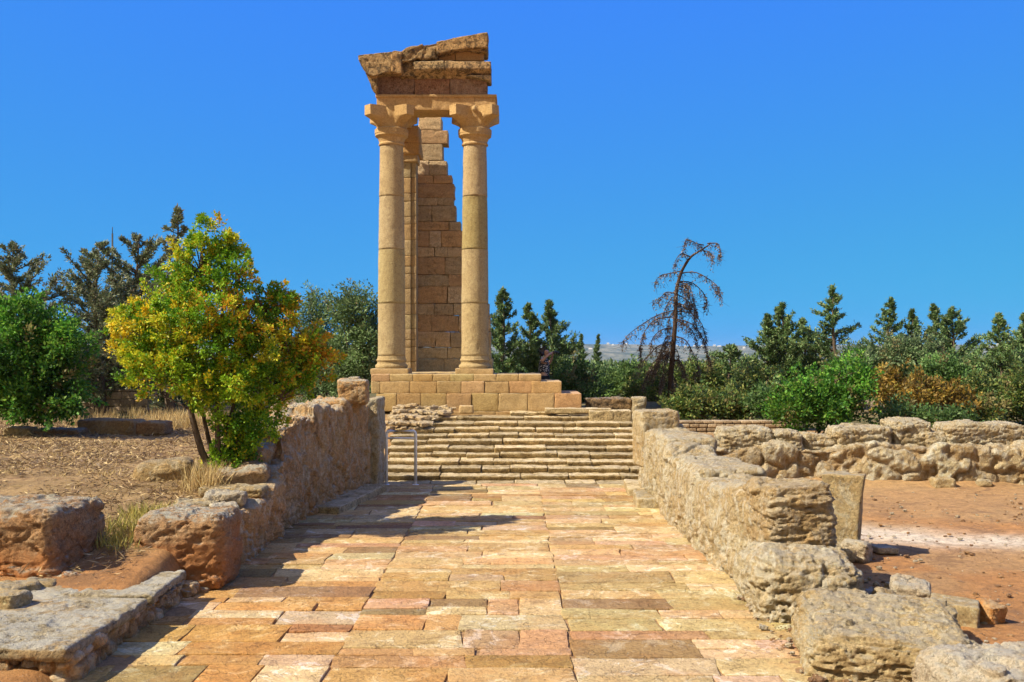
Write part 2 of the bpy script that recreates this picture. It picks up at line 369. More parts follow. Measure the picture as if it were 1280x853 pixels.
tcw = nt.nodes.new('ShaderNodeTexCoord'); dt_ = nt.nodes.new('ShaderNodeVectorMath'); dt_.operation = 'DOT_PRODUCT'; dt_.inputs[1].default_value = (-.35,-.75,.56); nt.links.new(tcw.outputs['Generated'], dt_.inputs[0])
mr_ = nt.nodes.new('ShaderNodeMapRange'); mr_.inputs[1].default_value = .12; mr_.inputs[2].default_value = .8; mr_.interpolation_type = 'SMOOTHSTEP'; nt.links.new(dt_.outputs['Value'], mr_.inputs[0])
wx_ = nt.nodes.new('ShaderNodeMix'); wx_.data_type = 'RGBA'; nt.links.new(mr_.outputs[0], wx_.inputs[0]); nt.links.new(com.outputs[0], wx_.inputs[6]); wx_.inputs[7].default_value = (3.0,2.8,2.5,1)  # added pale warm sky lobe behind the camera, fill for shaded front faces
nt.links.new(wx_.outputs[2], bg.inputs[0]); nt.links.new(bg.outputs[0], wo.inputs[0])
sl = bpy.data.lights.new('sun', 'SUN'); sl.energy = 5.0; sl.angle = R(.55); sl.color = (1,.91,.76)
so = bpy.data.objects.new('sun', sl); COL.objects.link(so); so.rotation_euler = Vector(SUN).to_track_quat('Z','Y').to_euler(); so.location = (-20,-8,25)
cam = bpy.data.cameras.new('camera'); co = bpy.data.objects.new('camera', cam); COL.objects.link(co)
co.location = (0,0,H); co.rotation_euler = (R(90),0,0); cam.sensor_width = 36; cam.lens = F/1280*36; cam.shift_y = (HY-426.5)/1280; cam.clip_start = .1; cam.clip_end = 20000
scene.camera = co
scene.view_settings.view_transform = 'Standard'; scene.view_settings.look = 'None'; scene.view_settings.exposure = .74; scene.view_settings.gamma = 1
scene.cycles.max_bounces = 8; scene.cycles.transparent_max_bounces = 8; scene.cycles.volume_bounces = 0

# ------------------------------------------------------------------ ground
def gz(x, y):
    x = np.asarray(x, float); y = np.asarray(y, float)
    zl = ip(y, [4,7,8.5,10,11.5,14,25,60], [.0,.05,.2,.40,.52,.78,.82,.7])
    zl = zl+.03*np.sin(x*1.3+y*.7)*sm(11,15,y)
    zr = ip(y, [4,18.8,20.2,24,60], [0,0.02,.35,.55,.6])
    zm = ip(y, [4,19.6,20.3,25.6,27,60], [-.09,-.09,-.02,.92,1.05,.7])
    a = sm(-3.35, -3.75, x); b = sm(2.75, 3.2, x)
    a = a*(1-sm(26,32,y))+ (x < 0)*sm(26,32,y)*sm(-3, -8, x)
    b = b*(1-sm(26,32,y))+ sm(26,32,y)*sm(4, 10, x)
    z = zm*(1-a)*(1-b)+zl*a+zr*b
    far = ip(y, [60,140,600,1500,9000], [0,-1.5,-24,-26,-26]); side = ip(np.abs(x), [60,200,2000], [0,-3,-20])
    return z+np.minimum(far, side)
def axis(lo, hi, fine, out0, out1, g=1.13):
    a = list(np.arange(lo, hi+1e-6, fine)); s = fine
    while a[-1] < out1: s *= g; a.append(a[-1]+s)
    s = fine
    while a[0] > out0: s *= g; a.insert(0, a[0]-s)
    return np.array(a)
xs = axis(-9, 10, .07, -6000, 6000); ys = axis(5, 27, .07, -300, 9000)
xx, yy = np.meshgrid(xs, ys, indexing='ij'); fx, fy = xx.ravel(), yy.ravel(); fz = gz(fx, fy)
pp = np.stack([fx, fy, 0*fx], 1)
near = 1-sm(30, 60, np.hypot(fx, fy-15)); offp = 1-sm(-3.5,-3.2,fx)*sm(2.9,2.6,fx)*(fy < 26)
fz = fz+near*offp*(fbm(pp*.8, 3, 3)*.03+fbm(pp*4, 4, 4)*.018)
# surface kinds: straw soil left, red earth right and beside the paving, white gravel track
straw = np.array([.35,.24,.115]); red = np.array([.46,.23,.085]); tan = np.array([.44,.29,.14]); white = np.array([.72,.62,.48]); green = np.array([.11,.11,.04]); dry = np.array([.30,.24,.13])
n1 = fbm(pp*.9, 4, 12)[:,None]; n2 = fbm(pp*2.4, 4, 13)[:,None]; X1, Y1 = fx[:,None], fy[:,None]
c = red*(1-sm(-.2,.5,n1)*.6)+tan*sm(-.2,.5,n1)*.6
c = c*(1-sm(14,17,Y1)*.65)+tan*sm(14,17,Y1)*.65
yc = 14.25-(X1-4.5)*.34+.25*n1; g_ = np.exp(-((Y1-yc)/.62)**2)*sm(4.2,4.9,X1+.2*n2)
c = c*(1-g_)+white*g_
lz = sm(-3.5,-4.0,X1)*sm(9.6,11.2,Y1+.5*n1); stw = straw*(1+.3*n2)
c = c*(1-lz)+stw*lz
fr = sm(24.6,27,Y1+.5*n1); vg = sm(-.1,.3,fbm(pp*.02, 4, 15)[:,None]); c = c*(1-fr)+(dry*(1-vg)+green*vg)*fr
mb = MB(); nx_, ny_ = len(xs), len(ys); i = np.arange(nx_*ny_).reshape(nx_, ny_)
q = np.stack([i[:-1,:-1].ravel(), i[1:,:-1].ravel(), i[1:,1:].ravel(), i[:-1,1:].ravel()], 1)
mb.add(np.stack([fx,fy,fz],1), q, c)
m, nt, bs, out = nodes('earth'); g = G(nt); p = g.pos()
na = g.noise(p, 7, 8, .75); nb_ = g.noise(p, 45, 5, .7); c = g.mix(1.0, g.mix(g.ramp(na, .3, .7), (.72,.70,.68), (1.18,1.14,1.1)), g.col(), 'MULTIPLY')
c = g.mix(g.ramp(nb_, .56, .68, 0, .5), c, (.16,.09,.05)); c = g.mix(g.ramp(g.noise(p, 1.3, 10, .82, .8), .50, .60, 0, .65), c, (.22,.125,.065)); c = g.mix(g.ramp(g.noise(p, 12, 8, .8, .3), .54, .62, 0, .6), c, (.20,.11,.055)); c = g.mix(g.ramp(g.noise(p, 60, 3, .6), .66, .70, 0, .7), c, (.68,.54,.38))
g.L(c, bs.inputs['Base Color']); bs.inputs['Roughness'].default_value = .95; bs.inputs['Specular IOR Level'].default_value = .15
g.L(g.bump(nb_, .02, 1, g.bump(na, .05)), bs.inputs['Normal']); M['earth'] = m
tag(mb.build('ground', m), kind='structure')

# hills on the horizon
mb = MB(); hx = np.linspace(-4500, 4500, 260); hy = np.linspace(1500, 6200, 110)
xx, yy = np.meshgrid(hx, hy, indexing='ij'); pp = np.stack([xx.ravel(), yy.ravel(), 0*xx.ravel()], 1)
rid = 29+9*fbm(pp*np.array([.0012,0,0]), 3, 5)+sm(-600,-1600,pp[:,0])*4
hz = -27+(rid+27)*sm(1700, 4200, pp[:,1])*(1-.3*sm(5000,6200,pp[:,1]))+fbm(pp*.004, 4, 8)*5*sm(1700,2500,pp[:,1])
i = np.arange(len(hx)*len(hy)).reshape(len(hx), len(hy)); q = np.stack([i[:-1,:-1].ravel(), i[1:,:-1].ravel(), i[1:,1:].ravel(), i[:-1,1:].ravel()], 1)
mb.add(np.stack([pp[:,0], pp[:,1], hz],1), q, (1,1,1))
m, nt, bs, out = nodes('hill_scrub'); g = G(nt); p = g.pos((1,.35,1))
c = g.mix(g.ramp(g.noise(p, .012, 8, .75), .42, .58), (.05,.065,.035), (.22,.2,.13)); c = g.mix(g.ramp(g.noise(p, .05, 5, .8), .5, .6, 0, .8), c, (.05,.06,.035))
g.L(c, bs.inputs['Base Color']); bs.inputs['Roughness'].default_value = 1
hills = tag(mb.build('hills', m), kind='structure')
def hill_z(x, y):
    a = np.abs(hx-x).argmin(); b = np.abs(hy-y).argmin(); return float(hz.reshape(len(hx), len(hy))[a,b])
wm = plain('white_render', (.62,.58,.5), .8)
for k, (px, y_) in enumerate([(707,3500),(722,3300),(760,3900),(766,3600),(783,3700),(846,3800),(857,3500),(868,3900),(878,3700),(893,3950),(899,3600),(738,3100),(1232,3400),(1247,3700),(930,3300)]):
    x_ = X(px, y_); z_ = hill_z(x_, y_); mb = MB(); sx, sy, sz = 6+random.random()*6, 7, 3+random.random()*3
    v = np.array([(a*sx/2, b*sy/2, c_) for c_ in (-3, sz) for a, b in ((-1,-1),(1,-1),(1,1),(-1,1))]+[(-sx/2,0,sz+2.5),(sx/2,0,sz+2.5)])+(x_,y_,z_)
    mb.add(v, [(3,2,1,0),(0,1,5,4),(1,2,6,5),(2,3,7,6),(3,0,4,7),(4,5,9,8),(6,7,8,9)]); mb.add(v, [(5,6,9),(7,4,8)])
    tag(mb.build('house', wm, smooth=False, loc=(x_,y_,z_)), 'tiny white house far away on the hazy hillside', 'house', 'white houses on the distant hills')

# haze
mb = MB(); hb = np.array([(a,b,c_) for c_ in (-60,75) for a,b in ((-6500,-400),(6500,-400),(6500,9500),(-6500,9500))], float)
mb.add(hb, [(3,2,1,0),(0,1,5,4),(1,2,6,5),(2,3,7,6),(3,0,4,7),(4,5,6,7)])
hm = bpy.data.materials.new('haze_air'); hm.use_nodes = True; nt = hm.node_tree; nt.nodes.clear(); o_ = nt.nodes.new('ShaderNodeOutputMaterial'); pv = nt.nodes.new('ShaderNodeVolumePrincipled')
pv.inputs['Color'].default_value = (.36,.62,.92,1); pv.inputs['Density'].default_value = .00008; nt.links.new(pv.outputs[0], o_.inputs['Volume'])
hazeo = tag(mb.build('haze', hm, smooth=False), 'thin blue air haze over the distant hills', 'haze', kind='stuff')

# ------------------------------------------------------------------ paving
def ledge(y): return ip(y, [6,11,15.7,19.6], [-3.36,-3.33,-3.2,-2.62])-.02
def redge(y): return ip(y, [6,8,10,12.4,19.6], [2.42,2.5,2.74,2.36,2.42])+.04
mb = MB(); rr = random.Random(11)
pal = [(1.0,.96,.9),(1.08,1.06,1.05),(.92,.86,.78),(1.14,1.15,1.18),(.98,.88,.74),(.84,.74,.62),(1.0,.88,.72),(1.0,.98,.92),(1.05,1.0,.9),(1.1,1.04,.94)]
slabs = []
def cut(x0, x1, y0, y1):
    w_, h_ = x1-x0, y1-y0; hm_ = rr.uniform(.44,.80) if y0 < 11 else rr.uniform(.42,.78)
    if h_ > 1.1 and w_ > 2.6 and rr.random() < .6: m_ = x0+w_*rr.uniform(.35,.65); cut(x0,m_,y0,y1); cut(m_,x1,y0,y1)
    elif h_ > hm_ and h_ > .36: m_ = y0+h_*rr.uniform(.36,.64); cut(x0,x1,y0,m_); cut(x0,x1,m_,y1)
    elif w_ > (rr.uniform(.8,1.7) if y0 < 10.5 else rr.uniform(1.0,2.2)) and w_ > .8: m_ = x0+w_*rr.uniform(.32,.68); cut(x0,m_,y0,y1); cut(m_,x1,y0,y1)
    else: slabs.append((x0,x1,y0,y1))
cut(-3.75, 3.05, 6.0, 19.6)
for (x0, x1, a, b) in slabs:
    cxm, cym = (x0+x1)/2, (a+b)/2; le, re = float(ledge(cym))-.15, float(redge(cym))+.1
    if x1 < le+.05 or x0 > re-.1: continue
    x0 = max(x0, le-rr.random()*.15); x1 = min(x1, re+rr.uniform(-.02,.12)); cxm = (x0+x1)/2
    pr = pal[rr.randrange(len(pal))]
    lf = float(sm(.6,-2.4,cxm)*sm(14,9.5,cym)); k = .95*lf+.12*rr.random()
    if rr.random() < .13: k = 0
    c = tuple(pr[j]*(1-k)+k*(1.02,.73,.45)[j] for j in range(3))
    q0 = rr.random()
    if q0 < .07: c = (.60,.52,.46)
    elif q0 < .15: c = (1.28,1.26,1.24)
    elif q0 < .22: c = (.74,.62,.44)
    elif q0 < .30: c = (1.12,1.10,1.06)
    c = tuple(q_*rr.uniform(.97,1.03)*rr.choice([.92,1,1,1.05]) for q_ in c)
    gp = rr.choice([.002,.003,.006]); sz = (x1-x0-gp*2, b-a-gp*2, .1); ja = [rr.uniform(-1,1) for _ in range(8)]; tz = rr.uniform(-.004,.004); nz_ = rr.randrange(999)
    tx_, ty_ = rr.uniform(-.006,.006), rr.uniform(-.009,.009)
    def wp(v, u, ja=ja, tx_=tx_, ty_=ty_, sz=sz, nz_=nz_):
        v = v.copy(); a_, b_ = u[:,0], u[:,1]; j_ = min(.03, sz[0]*.03)
        v[:,1] += (ja[0]*(1-a_)*(1-b_)+ja[1]*a_*(1-b_)+ja[2]*(1-a_)*b_+ja[3]*a_*b_)*.006
        v[:,0] += (ja[4]*(1-a_)*(1-b_)+ja[5]*a_*(1-b_)+ja[6]*(1-a_)*b_+ja[7]*a_*b_)*j_
        e_ = np.stack([v[:,0]*5, v[:,1]*5, v[:,0]*0+nz_],1); rg = fbm(e_, 3, nz_)*.010
        edge = (np.minimum(b_, 1-b_)*sz[1] < .02)
        v[:,1] += rg*edge; v[:,0] += rg*(np.minimum(a_,1-a_)*sz[0] < .02)
        v[:,2] += (a_-.5)*tx_+(b_-.5)*ty_
        return v
    roughbox(mb, (cxm, cym, -.045+tz), sz, res=.05, r=.007, style=st_block, seed=nz_, amp=.004, col=c, warp=wp)
tag(mb.build('path', M['path']), kind='structure')
mb = MB(); gx, gy = np.linspace(-3.45,2.7,124), np.linspace(5.6,19.62,281); xx, yy = np.meshgrid(gx, gy, indexing='ij'); pq = np.stack([xx.ravel(), yy.ravel(), 0*xx.ravel()],1)
i = np.arange(len(gx)*len(gy)).reshape(len(gx), len(gy)); q = np.stack([i[:-1,:-1].ravel(), i[1:,:-1].ravel(), i[1:,1:].ravel(), i[:-1,1:].ravel()], 1)
pq[:,2] = -.014+.008*fbm(pq*1.7, 4, 33)+.022*sm(1.5,2.7,pq[:,0])*sm(9.5,7.5,pq[:,1])+.016*sm(-2.5,-3.3,pq[:,0])*np.clip(fbm(pq*1.1,3,35)+.3,0,1)
mb.add(pq, q, (.44,.28,.14)); tag(mb.build('path_bed', M['earth']), kind='structure')

def thing1(name, label, cat, mat, loc, size, rot=(0,0,0), group=None, base=None, **k):
    mb = MB(); roughbox(mb, loc, size, rot, **k); b = (loc[0], loc[1], loc[2]-size[2]/2)
    return tag(mb.build(name, mat, loc=b), label, cat, group)

# ------------------------------------------------------------------ kerb slabs beside the steps
thing1('kerb_slab', 'long shaded kerb slab at the foot of the left wall', 'kerb stone', M['steps'], (-2.86,17.3,.03), (.62,2.7,.18), rot=(0,0,R(-9)), res=.04, r=.03, style=st_block, amp=.014, seed=41, group='kerb slabs along the path walls')
thing1('kerb_slab', 'short kerb slab at the foot of the stairs on the right', 'kerb stone', M['steps'], (2.33,18.55,.04), (.42,1.35,.2), rot=(0,0,R(-3)), res=.035, r=.03, style=st_block, amp=.016, seed=42, group='kerb slabs along the path walls')
thing1('kerb_slab', 'thick sunlit kerb slab against the right wall, nearer than its twin', 'kerb stone', M['rock_y'], (2.42,17.1,.05), (.62,1.2,.24), rot=(0,0,R(-4)), res=.035, r=.04, style=st_block, amp=.02, seed=43, group='kerb slabs along the path walls')

# ------------------------------------------------------------------ stairs
st = empty('stone_staircase', 'broad flight of worn shallow stone steps rising to the temple', 'stairs')
front = [19.55, 20.05, 20.5, 21.0, 21.55, 22.0, 22.55, 23.1, 23.65, 24.2, 24.9, 25.5]
stl = [-2.62,-2.62,-2.64,-2.66,-2.68,-2.72,-2.75,-2.8,-2.8,-2.45,-2.15,-1.0]
for k in range(12):
    mb = MB(); z1 = .095*k+.012; d0 = front[k]; d1 = front[k+1]+.35 if k < 11 else 26.05
    x = stl[k]-rr.random()*.05; xe = 2.78+.02*k
    if k == 11: x, xe = -.05, 1.1
    while x < xe-.1:
        wd = rr.uniform(.45, 1.7); x2 = min(x+wd, xe)
        if xe-x2 < .3: x2 = xe
        jz = rr.uniform(-.016,.010); jy = rr.uniform(-.06,.06)+.05*math.sin(x*1.1+k)
        t = rr.uniform(.72,1.15)
        def sag(v, u, k=k):
            v = v.copy(); f_ = u[:,1] < .12; v[:,1] += np.where(f_, sm(.75,.5,u[:,2])*.05, 0); v[:,2] += .02*np.sin((v[:,0]+x)*2.3+k)*0; return v
        roughbox(mb, ((x+x2)/2, (d0+jy+d1)/2, z1-.08+jz), (x2-x-.018, d1-d0-jy, .16), rot=(rr.uniform(-.006,.006), rr.uniform(-.006,.006), rr.uniform(-.012,.012)), res=.035, r=.012, style=st_block, amp=.017, seed=rr.randrange(999), col=(t, t*.98, t*.95), warp=sag)
        x = x2
    mb.build('step', M['steps'], st)
finish(st, (0,19.6,0))
# loose slabs at the stair head
thing1('stone_slab', 'long slab on the stair head, stepped up from its neighbour, below the podium', 'stone slab', M['steps'], P(723,511,25.2)+np.array([0,.2,-.06]), (1.3*1.3,.5,.13), res=.04, r=.02, style=st_rock, amp=.018, seed=51, group='loose slabs at the stair head')
thing1('stone_slab', 'grey brown block low beside the right end of the top step', 'stone slab', M['steps'], P(752,517,24.9)+np.array([0,.2,-.08]), (.62,.5,.3), res=.04, r=.03, style=st_rock, amp=.02, seed=52, group='loose slabs at the stair head')
thing1('stone_slab', 'rightmost low block at the stair head by the wall pillar', 'stone slab', M['steps'], P(778,517,24.9)+np.array([0,.2,-.08]), (.48,.5,.3), res=.04, r=.03, style=st_rock, amp=.02, seed=53, group='loose slabs at the stair head')
thing1('stone_block', 'small square stub of stone against the podium foot', 'stone block', M['temple'], P(583,512,25.5)+np.array([0,0,0]), (.36,.3,.2), res=.03, r=.03, style=st_block, amp=.012, seed=54)
thing1('dark_stone_block', 'dark brown weathered block right of the podium end', 'stone block', M['temple_dark'], P(748,505,27)+np.array([0,0,-.05]), (.72,.5,.42), res=.04, r=.05, style=st_rock, amp=.03, seed=55, col=(.55,.5,.5))
thing1('dark_stone_block', 'dark rounded block between the brown block and the pillar', 'stone block', M['temple_dark'], P(776,505,27)+np.array([0,0,-.05]), (.56,.5,.42), res=.04, r=.07, style=st_rock, amp=.03, seed=56, col=(.62,.55,.5))
thing1('stone_block', 'light rough block behind the top of the right wall pillar', 'stone block', M['wall_r'], P(798,508,26.8), (.36,.5,.5), res=.04, r=.05, style=st_rock, amp=.03, seed=57)
# rubble on the upper left of the stairs
mb = MB()
for k in range(260):
    a = rr.random(); px = 478+a*rr.uniform(20,85); py = 516+rr.random()*12; d = 1244*(2.6-1.02)/(py-440) if py > 516 else 25.8
    d = rr.uniform(23.9,25.9); x_ = rr.uniform(-3.0,-1.75+(d-24)*.12); s = rr.uniform(.05,.15); d = 23.6+(d-23.9)*1.1; x_ = rr.uniform(-3.0,-2.0+(d-24)*.3)
    zz = .095*np.searchsorted(front, d)-.02
    roughbox(mb, (x_, d, zz+s*.25+.04*math.exp(-((x_+2.6)/.4)**2)), (s*1.7,s*1.3,s*.55), rot=(rr.uniform(-.3,.3),rr.uniform(-.3,.3),rr.uniform(0,3)), res=.05, r=s*.12, amp=s*.1, seed=rr.randrange(99), col=(1.08,.98,.82))
tag(mb.build('rubble', M['rock_w']), 'pale broken rubble spread on the upper left of the stairs', 'rubble', kind='stuff')

# ------------------------------------------------------------------ temple
T = empty('temple_ruin', 'tall sandstone temple corner with two columns and broken pediment', 'temple')
DF = 26.0                                        # podium front plane
def masonry(mb, px0, px1, py0, py1, d, depth, wd, seed, tints, amp=.01, rot=0, hgap=.006, joint=None):
    r_ = random.Random(seed); x = X(px0, d); xe = X(px1, d); z0, z1 = Z(py1, d), Z(py0, d); out = []
    js = joint[:] if joint else None
    while x < xe-.02:
        if js: x2 = X(js.pop(0), d)
        else:
            x2 = x+r_.uniform(*wd)
            if xe-x2 < wd[0]*.6: x2 = xe
        x2 = min(x2, xe)
        t = r_.choice(tints); t = tuple(q_*r_.uniform(.94,1.06) for q_ in t)
        roughbox(mb, ((x+x2)/2, d+depth/2+r_.uniform(-.006,.006), (z0+z1)/2), (x2-x-hgap, depth, z1-z0-hgap), res=.06, r=.014, style=st_block, amp=amp, seed=r_.randrange(999), col=t)
        x = x2
        if js is not None and not js: js = [px1]
TT = [(1,1,1),(.95,.92,.88),(1.05,1.03,1.0),(.9,.85,.8),(1.02,.94,.84),(1.0,.9,.78)]
pod = MB()
masonry(pod, 470, 727, 492, 514.5, DF, 2.0, (.55,.68), 1, TT, joint=[495.5,526,558,589,623,659.5,693])
masonry(pod, 464, 702, 477, 492, DF+.03, 1.95, (.55,.68), 2, TT, joint=[475,512.5,546,576.5,605.5,636,664.5])
masonry(pod, 464, 677, 468, 477, DF+.06, 1.9, (.5,.7), 3, TT, joint=[487,516,541,563,592.5,620.5,648.5])
masonry(pod, 560, 690, 514.5, 519, DF-.02, .5, (.5,.7), 4, [(.85,.8,.75)])
pod.build('podium', M['temple'], T)
pf = MB(); # rear platform carrying the cella (fills the podium interior behind the front courses)
roughbox(pf, (-2.3, 30.0, 1.5), (2.95, 4.0, 1.05), res=.2, r=.02, style=st_block, amp=.01, seed=7)
pf.build('platform_core', M['temple'], T)
DC = 26.75
zc0 = Z(461, DF+.4)
for ci, (pc, half) in enumerate([(489.5, 1),(593.7, 1)]):
    cx = X(pc, DC)
    root = MB(); roughbox(root, (cx+.0, DC, zc0-.075), (1.0, .98, .15), res=.05, r=.012, style=st_block, amp=.006, seed=ci+5)
    plinth = root.build('column_base', M['temple'], T)
    b = MB(); z = zc0; bp = []
    for k in range(9): a = math.pi*k/8; bp.append((.40+.035*math.sin(a), z+.055-.055*math.cos(a)))
    bp += [(.395,z+.115),(.385,z+.13),(.375,z+.16),(.385,z+.19)]
    for k in range(7): a = math.pi*k/6; bp.append((.385+.02*math.sin(a), z+.225-.03*math.cos(a)))
    bp += [(.385,z+.262),(.372,z+.30),(.366,z+.34)]
    lathe(b, bp, cx, DC, 64, .003, 3+ci, (1,.97,.9)); b.build('moulding', M['shaft'], plinth)
    s = MB(); zt_ = Z(183, DC); zb_ = z+.34; jz = [zb_]+[Z(y_, DC) for y_ in (380,313,247)]+[zt_]
    for k in range(4):
        a, b_ = jz[k], jz[k+1]; pr = [(.30+.001, a+.001)]
        for t in np.linspace(0,1,26):
            zz = a+(b_-a)*t; f = (zz-zb_)/(zt_-zb_); rad = .366-.055*f+.012*math.sin(f*math.pi)
            if t in (0.,1.): rad -= .002
            pr.append((rad+(k%2)*.002, zz+(.002 if t == 0 else -.002 if t == 1 else 0)))
        tnt = [(1,1,.98),(.97,1.0,.92),(1.04,1.05,1.1),(1.02,.98,.95)][k] if ci == 0 else [(1,.98,.92),(1.0,1.0,.98),(.86,.88,.70),(1.03,1.0,1.0)][k]
        lathe(s, pr, cx, DC, 72, .005, 11+ci*7+k, tnt)
    col = s.build('column', M['shaft'], T)
    # capital: necking rings then an abacus with four concave sides and squared horns
    cp = MB(); rt = .311
    lathe(cp, [(rt-.02,zt_-.01),(rt+.035,zt_),(rt+.045,zt_+.03),(rt+.03,zt_+.055),(rt+.02,zt_+.07),(rt+.03,zt_+.12),(rt+.065,zt_+.20),(rt+.115,zt_+.235),(rt+.13,zt_+.25),(rt+.13,zt_+.30),(rt+.14,zt_+.31),(rt+.14,zt_+.42),(rt+.10,zt_+.45),(rt+.02,zt_+.46)], cx, DC, 64, .005, 31+ci, (1,.95,.88))
    zs0 = zt_+.44; zs1 = Z(137.5, DC); seg = 160; ang = np.arange(seg)*2*math.pi/seg; lev = np.linspace(0,1,22)
    V = []
    for t in lev:
        q4 = (ang % (math.pi/2))-math.pi/4; tip = .80
        star = .44+(tip+.10-.44)*np.abs(np.cos(2*q4))**4.5; star = np.minimum(star, tip/np.cos(q4))
        f = float(np.clip(t/.5,0,1))**1.7
        rad = np.minimum((rt+.09)*(1-f)+star*f, star) if t > 0 else np.full(seg, rt+.09)
        dn = rad+fbm(np.stack([np.cos(ang)*3, np.sin(ang)*3, np.full(seg,t*2+ci*5)],1), 3, 9)*.012
        V.append(np.stack([cx+dn*np.cos(ang), DC+dn*np.sin(ang), np.full(seg, zs0+(zs1-zs0)*t)],1))
    V.append(np.stack([cx+0*ang, DC+0*ang, np.full(seg, zs1)],1)); n_ = len(V); ii = np.arange(n_*seg).reshape(n_, seg)
    qq = np.stack([ii[:-1], np.roll(ii[:-1],-1,1), np.roll(ii[1:],-1,1), ii[1:]], -1).reshape(-1,4); cp.add(np.vstack(V), qq, (1,.95,.86))
    cap = cp.build('capital', M['temple'], col, smooth=False)
    if ci == 1:
        kb = MB(); lathe(kb, [(0.005,zs1-.17),(.04,zs1-.16),(.06,zs1-.11),(.055,zs1-.05),(.02,zs1-.01),(.003,zs1)], cx, DC-.52, 20, .004, 3); roughbox(kb, (cx,DC-.42,zs1-.1), (.09,.24,.1), res=.03, r=.02, style=st_block, amp=.004, seed=4); kb.build('boss', M['temple'], cap)
DE = DC-.42
gs = MB(); z0, z1 = Z(138, DE), Z(118.5, DE)
for (a, b_, t) in ((470.5, 593, (.98,.9,.82)),(593,620,(.93,.86,.8))):
    roughbox(gs, (X((a+b_)/2, DE), DE+.42, (z0+z1)/2), (X(b_,DE)-X(a,DE)-.006, .84, z1-z0), res=.05, r=.015, style=st_block, amp=.012, seed=61, col=t)
# fascia step on the beam's left part and crowning fillet
roughbox(gs, (X(545.3,DE), DE+.42, z1-.035), (X(621,DE)-X(469.5,DE), .92, .07), res=.05, r=.012, style=st_block, amp=.008, seed=63, col=(.95,.88,.8))
roughbox(gs, (X(489,DC)+.02, 28.0, (z0+z1)/2), (.74, 2.0, z1-z0), res=.08, r=.015, style=st_block, amp=.01, seed=62)
gs.build('architrave', M['temple'], T)
fr = MB()
for k, (a, b_, t) in enumerate(((470.5,517.5,(.72,.6,.56)),(517.5,562.5,(.9,.68,.56)),(562.5,609,(.92,.82,.78)))):
    roughbox(fr, (X((a+b_)/2, DE), DE+.45, (Z(118.5,DE)+Z(94.5,DE))/2+.002), (X(b_,DE)-X(a,DE)-.008, .8, Z(94.5,DE)-Z(118.5,DE)), res=.04, r=.015, style=st_rock if k < 2 else st_block, amp=[.022,.02,.008][k], seed=70+k, col=t)
fr.build('frieze', M['frieze'], T)
def strip(mb, prof, d0, d1, res=.045, seed=1, amp=.02, style=st_rock, col=(1,1,1), fwd=None):
    """prof: list of (px, py_top, py_bottom) measured on the front plane d0; fwd: forward step by height"""
    pr = np.array(prof, float); L = X(pr[-1,0], d0)-X(pr[0,0], d0); hm = max((pr[:,2]-pr[:,1]).max()/F*d0, .05)
    v, q, u = rounded((L, d1-d0, hm), res, .02)
    px = pr[0,0]+(v[:,0]/L+.5)*(pr[-1,0]-pr[0,0]); t = v[:,2]/hm+.5
    zt_, zb_ = Z(np.interp(px, pr[:,0], pr[:,1]), d0), Z(np.interp(px, pr[:,0], pr[:,2]), d0)
    w_ = np.stack([X(px, d0), (d0+d1)/2+v[:,1], zb_+(zt_-zb_)*t], 1)
    if fwd is not None: w_[:,1] += fwd(t)*(u[:,1] < .5)
    n = vnormals(w_, q); e, c = style(w_+seed, seed, amp); mb.add(w_+n*e[:,None], q, np.tile(col, (len(w_),1)))
DCo = DE-.28
mould = lambda t: .28*(1-sm(.05,.45,t))
co_ = MB()
strip(co_, [(517,77,95),(555,76,94.5)], DCo, DE+.8, seed=81, amp=.012, fwd=mould, col=(1.05,1,.9)); strip(co_, [(555.5,76,94.5),(613.5,77,94.5)], DCo, DE+.8, seed=82, amp=.010, fwd=mould, col=(1.05,.95,.85))
strip(co_, [(583,94,94.5),(613.5,94,101)], DCo+.1, DE+.3, seed=83, amp=.006)
co_.build('cornice', M['temple_dark'], T)
rk = MB()
strip(rk, [(448,69.8,73),(452,69.2,78),(458,68.4,92),(466,67,96),(476,66,92),(489.5,64.5,91)], DCo, DE+.8, seed=84, amp=.024, col=(.9,.82,.72))
strip(rk, [(457,88,92),(462,88,103),(467,90,113),(471,93,117)], DCo+.1, DE+.7, seed=85, amp=.03, col=(.9,.75,.55))
strip(rk, [(489.5,64.3,90),(502,63.5,93)], DCo-.02, DE+.8, seed=86, amp=.02, col=(.95,.8,.65))
strip(rk, [(502,64,76),(512,59.5,77),(520,58,73),(528,56,73)], DCo+.02, DE+.8, seed=87, amp=.05, col=(.75,.68,.6))
strip(rk, [(526,57.2,75),(546,53,72)], DCo+.03, DE+.8, seed=88, amp=.05, col=(.8,.72,.62))
strip(rk, [(546,52.6,68),(566,48,63),(590,43.5,60),(609.5,40.5,59.5)], DCo, DE+.8, seed=89, amp=.02, col=(1.0,.85,.68))
strip(rk, [(588,57,63),(609,56,66)], DCo+.12, DE+.6, seed=90, amp=.012, col=(.95,.85,.7))
strip(rk, [(500,76,96),(519,77,96)], DCo+.12, DE+.7, seed=91, amp=.035, col=(.75,.68,.6))
rk.build('raking_cornice', M['temple_dark'], T)
ty = MB(); strip(ty, [(520,72,77),(545,68,76.5),(569,63,76)], DE+.05, DE+.7, seed=92, amp=.008, style=st_block, col=(.85,.72,.6)); strip(ty, [(569.5,61,76),(588,59,76),(605,59,76)], DE+.04, DE+.7, seed=93, amp=.006, style=st_block, col=(.9,.8,.7))
ty.build('tympanum', M['temple'], T)
